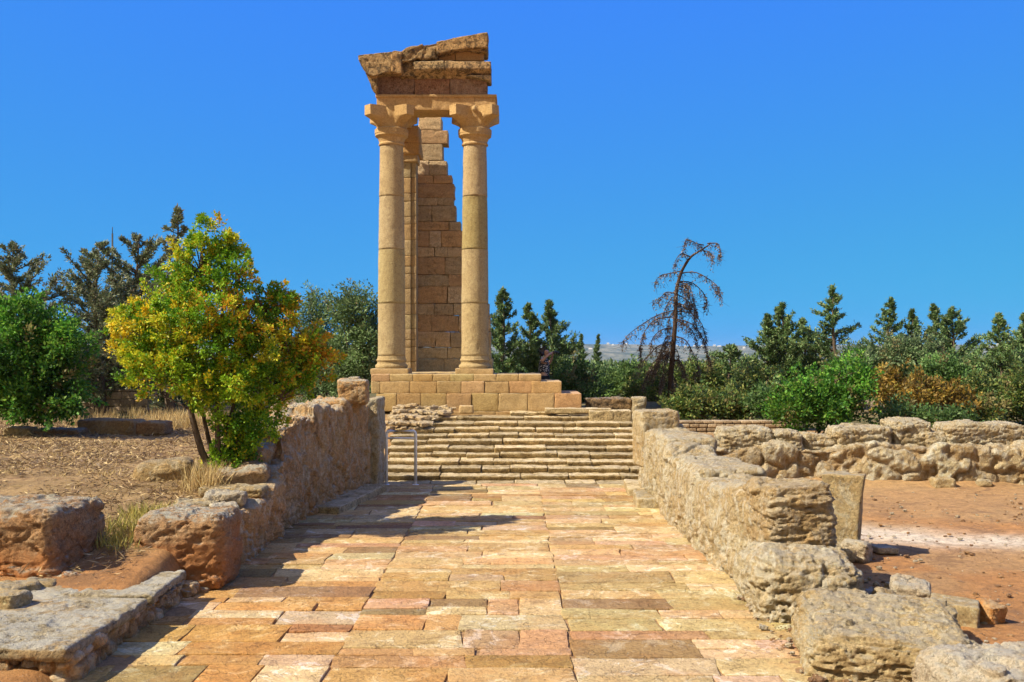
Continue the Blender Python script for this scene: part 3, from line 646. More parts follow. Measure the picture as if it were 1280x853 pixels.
# cella: front wall of coursed blocks with a ragged right end, left side wall ending in a pilaster
DW = 29.6; cw = MB(); cr = random.Random(5)
rows = [(146,163,523,552),(163,180,522,560),(180,201,520,553.5),(201,219,520,559),(219,229.5,520,565),(229.5,247,520,568),(247,257,520,567),(257,277,520,570),(277,288.5,520,576),(288.5,309,520,578),(309,321.5,520,580),(321.5,343.5,520,582),(343.5,358,520,584),(358,379.5,520,588),(379.5,394,520,612),(394,415,520,613),(415,434.5,520,614),(434.5,449,520,614),(449,466,513,616)]
CT = [(1,1,1),(.85,.85,.85),(1.1,1.1,1.15),(1.0,.85,.72),(.9,.78,.7),(1.15,1.1,1.05)]
for k, (a, b_, p0, p1) in enumerate(rows):
    x = X(p0, DW); xe = X(p1, DW)
    while x < xe-.02:
        x2 = x+cr.uniform(.35,1.0)
        if xe-x2 < .3: x2 = xe
        rough_ = cr.random() < .3
        t = cr.choice(CT) if k < 17 else (1.15,1.2,1.15)
        roughbox(cw, ((x+x2)/2, DW+.3, (Z(a,DW)+Z(b_,DW))/2), (x2-x-.008, .6, Z(a,DW)-Z(b_,DW)-.008), res=.05, r=.018, style=st_rock if rough_ else st_block, amp=.018 if rough_ else .01, seed=cr.randrange(999), col=t)
        x = x2
cw.build('cella_wall', M['cella'], T)
# left side wall running back from the pilaster
DA = 28.55; an = MB(); zs = [Z(466,DA)]
while zs[-1] < Z(205,DA): zs.append(zs[-1]+cr.choice([.22,.42,.45,.3]))
xa0, xa1 = X(499,DA), X(513.5,DA)
for a, b_ in zip(zs[:-1], zs[1:]):
    t = cr.choice([(1,1,.95),(1.05,1,.95),(.97,.9,.85),(1.05,.9,.75)])
    roughbox(an, ((xa0+xa1)/2, (DA+DW+.5)/2, (a+b_)/2), (xa1-xa0, DW+.5-DA, b_-a-.008), res=.07, r=.014, style=st_block, amp=.007, seed=cr.randrange(999), col=t)
    roughbox(an, ((xa1+X(520,DA))/2+.004, DA+.3, (a+b_)/2+.02), (X(520,DA)-xa1, .5, b_-a-.006), res=.07, r=.01, style=st_block, amp=.006, seed=cr.randrange(999), col=t)
pil = an.build('pilaster', M['shaft'], T)
ac = MB(); zt_ = zs[-1]; roughbox(ac, ((xa0+xa1)/2+.06, DA+.3, zt_+.1), (.62,.75,.2), res=.05, r=.03, style=st_rock, amp=.02, seed=3); roughbox(ac, ((xa0+xa1)/2+.08, DA+.3, zt_+.38), (.72,.85,.36), res=.05, r=.05, style=st_rock, amp=.035, seed=4, col=(1,.85,.65)); roughbox(ac, ((xa0+xa1)/2+.0, DA+.3, zt_+.8), (.82,.9,.5), res=.05, r=.04, style=st_rock, amp=.03, seed=6, col=(1,.85,.65))
ac.build('pilaster_capital', M['temple'], pil)
finish(T, (X(540,DF), DF, 1.0))

# ------------------------------------------------------------------ left wall and its stones
sq = lambda f: (lambda s: f(np.asarray(s, float)))
lw = MB()
def lzt(s):
    y = 13.9+s*(19.4-13.9); z = ip(y, [13.9,14.3,14.6,14.9,15.4,16.5,17.5,18.2,19.4], [.84,.98,1.24,1.46,1.62,1.64,1.68,1.66,1.60])
    return z+.03*np.sin(y*9)+.04*np.sin(y*3.1+1)+.05*np.sign(np.sin(y*4.3))
wall(lw, [(-3.70,13.9),(-3.62,15.7),(-3.2,18.2),(-3.02,19.4)], .84, lambda s: s*0-.1, lzt, res=.026, r=.07, style=st_plaster, seed=21, amp=.068, lean=.12)
lw_o = tag(lw.build('rubble_wall', M['wall_l'], loc=(-3.5,13.9,0)), 'high orange rubble wall left of the path behind the yellowing tree', 'stone wall')
lw = MB()
wall(lw, [(-3.80,11.4),(-3.76,12.7),(-3.68,14.1)], .98, lambda s: s*0-.1, lambda s: ip(s, [0,.3,.55,.8,1], [.62,.66,.62,.7,.95])+.03*np.sin(s*25), res=.024, r=.10, style=st_plaster, seed=24, amp=.05)
tag(lw.build('rubble_wall', M['wall_l'], loc=(-3.8,12,0)), 'low orange rubble stretch of wall between the tree foot and the crusted block', 'stone wall')
thing1('stone_block', 'orange block with grey crusted top ending the left wall near the path', 'stone block', M['rock_g'], (-3.62,11.2,.40), (.98,.85,.82), rot=(0,R(-1),R(2)), res=.02, r=.13, amp=.045, seed=25)
# flat stones on the low stretch
for k, (x_, y_, z_, s, lb, mt) in enumerate([(-3.72,13.35,.74,(.85,.6,.14),'flat tan slab topping the low left wall beneath the tree','rock_y'),(-3.66,12.75,.72,(.5,.4,.16),'white crusted stone on the low left wall before the flat slab','rock_w'),(-3.95,12.45,.68,(.5,.45,.13),'flat orange stone on the low left wall at its field side','rock_y'),(-3.52,12.2,.67,(.36,.32,.15),'small pale stone on the low left wall at its path edge','rock_w'),(-3.9,11.95,.66,(.5,.36,.12),'thin brown slab behind the grey crusted block','rock_g')]):
    thing1('flat_stone', lb, 'stone', M[mt], (x_,y_,z_), s, rot=(rr.uniform(-.06,.06),rr.uniform(-.06,.06),rr.uniform(-.4,.4)), res=.022, r=.05, amp=.03, seed=200+k, group='loose stones lying on the left wall')
thing1('fallen_block', 'grey leaning block on the left wall at the foot of the tree', 'stone block', M['rock_g'], (-3.72,13.75,.88), (.72,.5,.3), rot=(R(8),R(-6),R(10)), res=.025, r=.1, amp=.04, seed=27)
thing1('smooth_block', 'smooth brown block in shade set into the high left wall', 'stone block', M['wall_l'], (-3.84,14.6,1.0), (.7,.75,.5), rot=(0,R(3),R(-4)), res=.03, r=.12, style=st_rock, amp=.03, seed=28)
thing1('wall_block', 'square orange block standing on top of the high left wall', 'stone block', M['wall_l'], P(439,490,18.0)+np.array([0,.2,.0]), (.52,.5,.42), rot=(0,0,R(6)), res=.025, r=.05, amp=.03, seed=29)
thing1('small_white_stone', 'small white stone lying on the square orange block', 'stone', M['rock_w'], P(441,474.5,18.0)+np.array([0,.15,.01]), (.2,.2,.07), res=.02, r=.03, amp=.012, seed=30)
thing1('end_pillar', 'grey rough pillar stone at the far end of the left wall', 'stone block', M['wall_r'], P(467,555,18.9)+np.array([0,.25,.0]), (.26,.55,1.75), rot=(0,0,R(-6)), res=.035, r=.05, amp=.03, seed=31)
# left foreground platform
pl = empty('slab_platform', 'low platform of weathered grey slabs on rubble, left foreground', 'platform')
mb = MB(); roughbox(mb, (-4.20,9.85,.275), (1.64,1.05,.10), rot=(0,0,R(2)), res=.02, r=.04, amp=.02, seed=32); roughbox(mb, (-4.62,8.55,.265), (2.4,1.62,.11), rot=(0,R(1),R(-2)), res=.022, r=.04, amp=.022, seed=33)
mb.build('capping_slabs', M['slab'], pl)
mb = MB(); wall(mb, [(-3.84,7.8),(-3.80,9.0),(-3.77,10.3)], .78, lambda s: s*0-.12, lambda s: s*0+.235, res=.02, r=.04, seed=35, amp=.045, sc=(5,5,6)); wall(mb, [(-4.9,7.8),(-4.9,10.2)], 2.0, lambda s: s*0-.2, lambda s: s*0+.17, res=.06, r=.04, seed=36, amp=.03)
wall(mb, [(-6.1,7.86),(-3.9,7.86)], .3, lambda s: s*0-.15, lambda s: s*0+.23, res=.02, r=.04, seed=39, amp=.04, sc=(5,5,6)); mb.build('rubble_base', M['wall_l'], pl); finish(pl, (-4.5,8.5,0))
thing1('large_block', 'big squared reddish block at the left edge, taller than all others', 'stone block', M['rock_g'], (-5.48,10.5,.64), (1.85,1.2,.70), rot=(0,0,R(-1)), res=.022, r=.12, amp=.05, seed=37, col=(1,.95,.9))
for k, (px, py, s) in enumerate([(8,742,.24),(28,738,.26),(50,735,.24),(70,730,.2),(12,752,.26),(92,722,.2)]):
    z_ = .3+.05*rr.random(); d = F*(H-z_)/(py-HY)
    thing1('small_rock', ['small pinkish stone under the big block, at the frame edge','small brown stone under the big block, second from the frame edge','rounded tan stone under the middle of the big block','small tan stone under the right half of the big block','flat yellow stone between platform and big block at the frame edge','grey wedge stone under the right corner of the big block'][k], 'stone', M['rock_y' if k != 5 else 'rock_g'], (X(px,d),d,z_), (s*1.2,s,s*.62), rot=(rr.uniform(-.2,.2),rr.uniform(-.2,.2),rr.uniform(-.6,.6)), res=.018, r=s*.2, amp=.02, seed=210+k, group='small stones packed beneath the big block')
mb = MB()
for k in range(70):
    y_ = rr.uniform(10.35,11.3); x_ = -3.45-rr.random()**2*.7; s = rr.uniform(.04,.13)
    if k > 45: y_ = rr.uniform(10.5,14.5); x_ = ledge(y_)-rr.uniform(-.02,.12)
    roughbox(mb, (x_,y_,float(gz(x_,y_))*.6+s*.2+.02), (s*1.5,s*1.2,s), rot=(rr.uniform(-.3,.3),rr.uniform(-.3,.3),rr.uniform(0,3)), res=.02, r=s*.25, amp=s*.12, seed=rr.randrange(99), col=(rr.uniform(.8,1.1),)*3)
tag(mb.build('loose_rubble', M['wall_l']), 'small orange rubble heaped at the foot of the left wall', 'rubble', kind='stuff')
# field stones
thing1('field_boulder', 'low rounded tan boulder in the straw left of the tree trunk', 'boulder', M['rock_y'], (-4.98,14.3,.86), (.85,.6,.4), rot=(0,R(-4),R(8)), res=.025, r=.19, amp=.02, seed=38, col=(.9,.85,.8))
thing1('long_field_block', 'long brown squared block at the far edge of the straw field', 'stone block', M['rock_y'], (X(135,21.7),21.9,.93), (1.25,.6,.36), rot=(0,0,R(-3)), res=.04, r=.04, amp=.03, seed=39, col=(.8,.7,.65))
thing1('long_field_block', 'greyer block continuing the long field block to the right', 'stone block', M['rock_g'], (X(186,21.8),21.95,.92), (.8,.55,.3), rot=(0,0,R(2)), res=.04, r=.07, amp=.03, seed=40, col=(.85,.78,.72))
thing1('low_field_stone', 'pale low stone before the green bush at the left edge', 'stone', M['rock_y'], (X(20,21),21.2,.86), (.6,.4,.28), res=.04, r=.06, amp=.03, seed=44)
thing1('low_field_stone', 'brown flat stone between the green bush and the long field block', 'stone', M['rock_g'], (X(66,21),21.4,.85), (1.0,.5,.22), res=.04, r=.07, amp=.03, seed=45)

# ------------------------------------------------------------------ right wall
rw = MB()
def rzt(s):
    y = 10.5+s*8.3; z = ip(y, [10.5,11.6,12.5,13.6,14.4,14.5,16.0,17.2,17.6,18.8], [.98,.98,.96,.96,.94,1.02,1.08,1.12,1.16,1.16])
    return z+.035*np.sin(y*6.1)+.03*np.sin(y*2.7+2)
wall(rw, [(3.06,10.5),(2.86,12.4),(2.78,15),(2.86,18.8)], .86, lambda s: s*0-.1, rzt, res=.024, r=.10, style=st_plaster, seed=61, amp=.055, lean=.1)
tag(rw.build('rubble_wall', M['wall_r'], loc=(2.85,10.5,0)), 'cream rough wall along the right side of the path, full of pale stones', 'stone wall')
thing1('end_block', 'big rounded brown block on the near end of the right wall', 'stone block', M['wall_r'], (X(990,10.6),10.75,.86), (.70,.9,.68), rot=(0,0,R(3)), res=.018, r=.1, amp=.05, seed=62, strata=1.6, col=(.9,.82,.72))
thing1('footing_boulder', 'rough pale boulder beneath the big brown end block', 'boulder', M['wall_r'], (X(998,10.1),10.15,.24), (1.05,1.3,.78), rot=(0,0,R(-6)), res=.02, r=.25, amp=.07, seed=63)
thing1('wall_pillar', 'squared upright grey block at the far end of the right wall', 'stone block', M['wall_r'], P(823,546,18.3)+np.array([0,.35,-.05]), (.72,.7,1.05), rot=(0,0,R(8)), res=.03, r=.06, amp=.025, seed=64, col=(1.05,1,.92))
thing1('coping_block', 'long grey coping block on the right wall next to the upright block', 'stone block', M['wall_r'], (2.92,16.9,1.08), (.86,1.3,.24), rot=(0,0,R(2)), res=.03, r=.08, amp=.035, seed=65)
thing1('coping_block', 'broad weathered coping stone on the middle of the right wall', 'stone block', M['wall_r'], (2.92,14.0,.94), (.9,1.5,.22), rot=(0,0,R(2)), res=.03, r=.09, amp=.035, seed=66)
# bottom right boulders
thing1('near_boulder', 'yellow flat topped boulder bordering the path in the near right', 'boulder', M['rock_y'], (3.14,8.5,.10), (1.3,1.5,.54), rot=(R(2),R(3),R(-12)), res=.018, r=.16, amp=.06, seed=67, strata=1.2)
thing1('near_boulder', 'pale low boulder in the bottom right corner of the view', 'boulder', M['rock_w'], (3.78,7.4,.12), (1.3,1.0,.46), rot=(R(-2),R(4),R(14)), res=.018, r=.2, amp=.05, seed=68)
# standing stone and its footing
ss = MB(); 
def wps(v, u):
    v = v.copy(); t = u[:,2]; v[:,0] *= 1-.12*np.sin(t*3.14)*1.0+.05*t; v[:,0] += .04*t; return v
roughbox(ss, (X(1052,12.7),12.75,.52), (.50,.40,1.06), rot=(0,R(1),R(-24)), res=.02, r=.03, style=st_block, amp=.012, seed=71, warp=wps)
tag(ss.build('standing_stone', M['rock_y'], loc=(X(1052,12.7),12.75,0)), 'upright waisted yellow stone standing beyond the right wall', 'standing stone')
for k, (px, py, s, lb) in enumerate([(1043,688,.3,'brown rock at the left foot of the upright yellow stone'),(1070,689,.36,'pale rounded rock at the right foot of the upright yellow stone'),(1057,694,.2,'small brown stone in front of the upright yellow stone')]):
    d = F*(H-.1)/(py-HY); thing1('foot_rock', lb, 'stone', M['rock_y' if k != 1 else 'rock_w'], (X(px,d),d,.1), (s*1.1,s,s*.75), rot=(.1,.1,k), res=.018, r=s*.25, amp=.025, seed=220+k)
thing1('thin_slab', 'thin pale slab on the red earth beside the upright stone', 'stone slab', M['rock_w'], (X(1103,12.9),12.9,.05), (.30,.3,.08), rot=(0,.05,.2), res=.02, r=.02, amp=.01, seed=72)
# scattered rocks on the red earth
def g2(px, py, z=0): d = F*(H-z)/(py-HY); return X(px,d), d
x_, d = g2(1138,742,.12); thing1('pale_rock', 'pale angular rock lying behind the squared block on red earth', 'stone', M['rock_w'], (x_,d,.13), (.38,.4,.24), rot=(.1,.12,-.3), res=.014, r=.06, amp=.022, seed=73)
x_, d = g2(1192,768,.1); thing1('squared_block', 'squared yellow block with grey broken end on the red earth', 'stone block', M['rock_y'], (x_,d,.12), (.44,.36,.24), rot=(.0,.06,-.45), res=.014, r=.025, style=st_block, amp=.014, seed=74)
x_, d = g2(1236,766,.1); thing1('orange_rock', 'knobbly orange rock at the right of the squared block', 'stone', M['wall_l'], (x_,d,.1), (.24,.25,.24), rot=(.2,.1,.5), res=.014, r=.06, amp=.028, seed=75, col=(1.0,.8,.6))
x_, d = g2(1147,760,.05); thing1('small_orange_stone', 'small bright orange stone in front of the pale rock', 'stone', M['wall_l'], (x_,d,.06), (.13,.12,.12), rot=(.2,.1,.5), res=.012, r=.03, amp=.012, seed=76, col=(1.15,.7,.45))
x_, d = g2(1168,778,.05); thing1('small_cone_stone', 'small pointed tan stone before the squared block', 'stone', M['rock_y'], (x_,d,.06), (.12,.12,.15), rot=(.2,.5,.5), res=.012, r=.04, amp=.012, seed=77, col=(.8,.6,.45))
x_, d = g2(1103,752,.1); thing1('tilted_slab', 'thin yellow slab leaning by the grey cloth sack', 'stone slab', M['rock_y'], (x_,d,.11), (.22,.12,.2), rot=(.5,.3,.3), res=.014, r=.03, amp=.015, seed=78)
x_, d = g2(1118,735,.06); thing1('small_tan_stone', 'small tan stone just left of the pale angular rock', 'stone', M['rock_y'], (x_,d,.06), (.2,.14,.1), rot=(.1,.1,.3), res=.014, r=.03, amp=.012, seed=79)
x_, d = g2(1078,748,.1)
def wpc(v, u):
    v = v.copy(); v[:,2] += .05*np.sin(u[:,0]*9+u[:,1]*6)*u[:,2]; return v
thing1('cloth_sack', 'crumpled blue grey cloth sack behind the near boulder', 'sack', M['cloth'], (x_,d,.08), (.42,.3,.16), rot=(0,.05,.2), res=.016, r=.05, amp=.02, seed=80, warp=wpc)
# pebbles and clods, uncountable
mb = MB(); tv, tq, _ = rounded((1,1,.7), .34, .3)
for k in range(1500):
    y_ = rr.uniform(7.2,19.2); x_ = rr.uniform(3.4,3.4+y_*.35)
    if k > 1250: x_ = rr.uniform(2.3,2.9); y_ = rr.uniform(7.5,10.5)
    s = rr.choice([.007,.009,.012,.016,.03])*rr.uniform(.6,1.2); a = rr.uniform(0,6.28); t = rr.choice([(1,1,1),(1.1,1.1,1.1),(.6,.42,.32),(.8,.55,.36)])
    v = tv*np.array([rr.uniform(.8,1.6),1,rr.uniform(.6,1)])*s*1.6; v = v+rng.normal(0,s*.12,v.shape); ca, sa = math.cos(a), math.sin(a)
    v = np.stack([v[:,0]*ca-v[:,1]*sa, v[:,0]*sa+v[:,1]*ca, v[:,2]],1)+(x_, y_, (0.0 if x_ > 2.9 else 0)+s*.3+.02)
    mb.add(v, tq, t)
tag(mb.build('pebbles', M['rock_w'], smooth=False), 'scattered pebbles and clods on the red earth', 'pebbles', kind='stuff')

# rear right cross wall with individual top blocks
cwl = MB(); 
def czt(s): return ip(s, [0,.1,.3,.5,.7,1], [.80,.78,.76,.80,.80,.82])+.05*np.sin(s*31)
wall(cwl, [(2.9,19.75),(5.5,19.7),(8,19.55),(11.5,19.3)], .8, lambda s: s*0-.1, czt, res=.035, r=.1, seed=91, amp=.065, sc=(1.35,1.35,2.1), tint=.2)
tag(cwl.build('rubble_wall', M['wall_r'], loc=(6,19.6,0)), 'rough rubble wall crossing behind the red earth yard on the right', 'stone wall')
for k, (a, b_, t, bt, lb) in enumerate([(868,905,553,585,'brown low block at the left end of the rear wall'),(902,968,536,570,'long rounded tan block on the rear wall left of the bright bush'),(972,1004,541,575,'small upright block on the rear wall below the bright green bush'),(1008,1046,545,578,'low rounded block on the rear wall third from its left end'),(1044,1068,536,552,'small grey boulder perched on the rear wall'),(1048,1116,535,572,'squared tan block on the rear wall left of the tallest one'),(1118,1166,527,572,'tallest grey topped block on the rear wall'),(1160,1188,540,580,'rounded block tucked right of the tallest rear wall block'),(1185,1285,530,572,'long pale bedded block ending the rear wall at the right'),]):
    d = 19.35-.05*(k%3)+(.1 if a > 1150 else .2); x0, x1, z1, z0 = X(a,d), X(b_,d), Z(t,d), Z(bt,d)
    thing1('wall_top_block', lb, 'stone block', M['wall_r'], ((x0+x1)/2, d+.38, (z0+z1)/2), (x1-x0, .72, z1-z0), rot=(0,0,rr.uniform(-.05,.05)), res=.025, r=.09, amp=.05, seed=230+k, strata=1.3, group='blocks along the top of the rear wall')
for k, (px, s, lb) in enumerate([(1178,.3,'small pale stone at the foot of the rear wall'),(1230,.2,'tiny stone at the rear wall foot toward the frame edge')]):
    thing1('foot_stone', lb, 'stone', M['rock_y'], (X(px,18.9),18.9,.1), (s*1.4,s,s*.8), res=.03, r=.07, amp=.02, seed=250+k)
# distant small-block walls
def brickwall(name, label, px0, px1, py0, py1, d, bw, bh, seed, mat):
    mb = MB(); r_ = random.Random(seed); z = Z(py1,d)-.3; zt = Z(py0,d); row = 0
    while z < zt-.03:
        x = X(px0,d)-(row%2)*bw*.5; h_ = min(bh, zt-z)
        while x < X(px1,d):
            x2 = x+bw*r_.uniform(.8,1.2); t = r_.uniform(.8,1.15)
            roughbox(mb, ((x+x2)/2, d+.2, z+h_/2), (x2-x-.012, .4, h_-.012), res=.12, r=.02, style=st_block, amp=.01, seed=r_.randrange(99), col=(t,t*.97,t*.93)); x = x2
        z += h_; row += 1
    return tag(mb.build(name, mat, loc=(X((px0+px1)/2,d),d,Z(py1,d))), label, 'wall')
brickwall('block_wall', 'low wall of small grey blocks behind the left straw field', 92, 172, 487, 514, 30, .42, .22, 3, M['brick'])
brickwall('block_wall', 'low brick sized block wall beyond the right wall under the scrub', 838, 985, 526, 550, 25, .26, .1, 4, M['brick'])
# railing on the left
ra = empty('metal_railing', 'thin dark metal railing above the left block wall', 'railing')
mb = MB(); tube(mb, [P(60,475.5,30.5), P(152,475.5,30.5)], .022); mb.build('rail', M['darkmetal'], ra)
for px in (70,100,128,152): mb = MB(); tube(mb, [P(px,474,30.5), P(px,500,30.5)], .025); mb.build('post', M['darkmetal'], ra)
finish(ra, (X(100,30.5),30.5,.8))
am = empty('antenna_mast', 'slender far lattice mast seen above the left pines', 'antenna')
mb = MB()
d = 150
for o in (-1,1): tube(mb, [P(140.5+o*1.3,440,d), P(140.5+o*.5,292,d)], .07, 4)
for k in range(24): a = 1.3-.8*k/24; b_ = 1.3-.8*(k+1)/24; s_ = 1 if k%2 else -1; tube(mb, [P(140.5-a*s_,440-148*k/24,d), P(140.5+b_*s_,440-148*(k+1)/24,d)], .05, 4)
mb.build('lattice', M['darkmetal'], am); mb = MB(); tube(mb, [P(140.5,292,d), P(140.5,284,d)], .06, 4); mb.build('aerial', M['darkmetal'], am); finish(am, tuple(P(140.5,440,d)))
# hand rail frame at the foot of the stairs
hr = empty('handrail_frame', 'bent grey metal tube frame standing at the foot of the stairs', 'handrail')
d = 19.45; a, b_ = P(483,603,d), P(519.5,603,d); zt_ = Z(539,d); a[2] = b_[2] = -.02
def tubeo(name, pts, r_): mb = MB(); tube(mb, pts, r_, 10); return mb.build(name, M['steel'], hr)
up = [a]+[a+np.array([0,0,(zt_-.08)-a[2]])]+[np.array([a[0]+.08*(1-math.cos(t)), a[1], zt_-.08+.08*math.sin(t)]) for t in np.linspace(.2,1.57,6)]
up2 = [np.array([b_[0]-.06+.06*math.cos(t), b_[1], zt_-.08+.08*math.sin(t)]) for t in np.linspace(1.57,.2,6)]+[np.array([b_[0],b_[1],zt_-.08]), b_]
tubeo('tube_frame', up+up2, .030); tubeo('crossbar', [a+np.array([0,0,Z(548,d)-a[2]]), b_+np.array([0,0,Z(548,d)-b_[2]])], .020)
for p_ in (a, b_):
    mb = MB(); lathe(mb, [(.003,.012),(.06,.012),(.065,.004),(.065,-.01)], p_[0], p_[1], 20, 0); mb.build('foot_plate', M['steel'], hr)
finish(hr, tuple((a+b_)/2))

# ------------------------------------------------------------------ plants
def leaves(mb, C, A, ln, wd, col):
    n = len(C); A = A/(np.linalg.norm(A, axis=1)[:,None]+1e-9); r_ = rng.normal(size=(n,3)); B = np.cross(A, r_); B /= np.linalg.norm(B, axis=1)[:,None]+1e-9
    ln = np.broadcast_to(ln, n)[:,None]; wd = np.broadcast_to(wd, n)[:,None]; N_ = np.cross(A, B)
    v = np.stack([C, C+A*ln*.45+B*wd*.5+N_*ln*.08, C+A*ln, C+A*ln*.45-B*wd*.5+N_*ln*.08], 1).reshape(-1,3)
    mb.add(v, np.arange(n*4).reshape(n,4), np.repeat(col, 4, 0))
def palette(n, cols, w=None, var=.25):
    cols = np.array(cols, float); i = rng.choice(len(cols), n, p=w); return cols[i]*(1+rng.uniform(-var,var,(n,1)))
def blobs(ells, ntip, bias=.5):
    e = np.array(ells, float); vol = e[:,3]*e[:,4]*e[:,5]; i = rng.choice(len(e), ntip, p=vol**.8/np.sum(vol**.8))
    d = rng.normal(size=(ntip,3)); d /= np.linalg.norm(d, axis=1)[:,None]; r_ = rng.random(ntip)**bias
    return e[i,:3]+d*r_[:,None]*e[i,3:6], d
def broadleaf(name, label, cat, base, ells, ntip, nleaf, spr, ln, wd, colfn, trunks, group=None, bcol=(1,1,1), tr=.05, bark_n=90, mat='leaf', droop=0):
    root = empty(name, label, cat, group); tips, dirs = blobs(ells, ntip); base = np.array(base, float)
    tb = MB(); nodes_ = []
    for (pts, r0) in trunks:
        pts = np.array(pts, float); k = np.linspace(0,1,10); ss_ = np.linspace(0,1,len(pts)); q_ = np.stack([np.interp(k, ss_, pts[:,j]) for j in range(3)],1)
        q_[1:-1] += rng.normal(0,.02*tr*20,(8,3))*r0; tube(tb, q_, np.linspace(r0, r0*.3, 10), 8, bcol)
        for j in range(3,10): nodes_.append(q_[j])
    nodes_ = np.array(nodes_)
    for t in tips[rng.choice(len(tips), min(bark_n,len(tips)), replace=False)]:
        dd = np.linalg.norm((nodes_-t)*np.array([1,1,.7]), axis=1)+np.maximum(nodes_[:,2]-t[2],0)*2; s_ = nodes_[dd.argmin()]; mid = (s_+t)/2+np.array([0,0,.12*np.linalg.norm(t-s_)])+rng.normal(0,.03,3)
        k = np.linspace(0,1,6)[:,None]; q_ = (1-k)**2*s_+2*k*(1-k)*mid+k*k*t; tube(tb, q_, np.linspace(tr*.45, tr*.08, 6), 5, bcol)
    tb.build('trunk', M['bark'], root)
    n = ntip*nleaf; ti = np.repeat(np.arange(ntip), nleaf)
    ax = dirs*.8+rng.normal(0,.55,(ntip,3)); ax[:,2] += .45-droop; ax /= np.linalg.norm(ax, axis=1)[:,None]; ls = spr*rng.uniform(1.0,2.9,ntip)
    uu = rng.random(n)**.8; off = rng.normal(0,1,(n,3))*(spr*.34)*(1.15-.75*uu)[:,None]
    C = tips[ti]+ax[ti]*(ls[ti]*(uu-.35))[:,None]+off; A = off*2/spr+ax[ti]*.8+rng.normal(0,.45,(n,3))
    cl = MB(); leaves(cl, C, A, ln*rng.uniform(.7,1.3,n), wd*rng.uniform(.7,1.3,n), colfn(C, ti, n)); cl.build('crown', M[mat], root)
    finish(root, tuple(base)); return root

def conifer(name, label, px, pytop, pybase, d, wpx, seed, cols, dens=1.0, up=.55, group=None, ragged=.5, lean=0, bare=.08, taper=.75, zbase=None, nb=None):
    global rng
    sv = rng; rng = np.random.default_rng(seed)
    root = empty(name, label, 'tree', group); b = P(px, pybase, d)
    if zbase is not None: b[2] = zbase
    Ht = Z(pytop,d)-b[2]; W = wpx/F*d*.5
    k = np.linspace(0,1,14); tr = np.stack([b[0]+lean*k*k*Ht+.02*Ht*np.sin(k*5+seed), b[1]+0*k, b[2]+k*Ht],1)
    tb = MB(); tube(tb, tr, np.linspace(.035*Ht**.8, .008, 14), 7); cl = MB(); CC, AA = [], []
    nb_ = nb or int(34+Ht*9)
    for j in range(nb_):
        h = bare+(1-bare)*(j+rng.random())/nb_*.97; s_ = np.array([np.interp(h, k, tr[:,a]) for a in range(3)]); az = rng.uniform(0,6.283)
        L = 1.45*W*min(1.0,(1-h)**(taper*.5+.68)*1.25)*min(1,.45+2.2*h)*rng.uniform(1-ragged,1.15)
        dv = np.array([math.cos(az), math.sin(az), up*rng.uniform(.3,1.4)]); dv /= np.linalg.norm(dv); t = np.linspace(0,1,6)[:,None]
        pts = s_+dv*L*t+np.array([0,0,1])*L*.14*t*t*(1 if up > 0 else -1)
        tube(tb, pts, np.linspace(.012+.012*L, .004, 6), 4)
        m_ = int(max(4, L/.11)*1.9*dens)
        for q_ in range(m_):
            u_ = .12+.88*rng.random()**.85; p_ = s_+dv*L*u_+np.array([0,0,1])*L*.14*u_*u_; sd = np.cross(dv, [0,0,1]); sd /= np.linalg.norm(sd)+1e-9
            w_ = (sd*rng.normal(0,.6)+dv*.9+np.array([0,0,rng.normal(.55,.4)])); w_ /= np.linalg.norm(w_); tl = rng.uniform(.08,.27)*(.55+.45*L)*(.12+.88*min(1,(1-h)*1.4))
            c_ = 12; uu = rng.random((c_,1)); CC.append(p_+w_*tl*uu+rng.normal(0,.03,(c_,3))); AA.append(w_+rng.normal(0,.6,(c_,3)))
    C = np.vstack(CC); A = np.vstack(AA); n = len(C); top = tr[-1]; 
    leaves(cl, C, A,   .11*rng.uniform(.6,1.3,n), .036*rng.uniform(.7,1.4,n), palette(n, cols)*(1+.25*fbm(C*1.5, 2, seed)[:,None]))
    tb.build('trunk', M['bark'], root); cl.build('crown', M['needle'], root); finish(root, tuple(b)); rng = sv
    return root

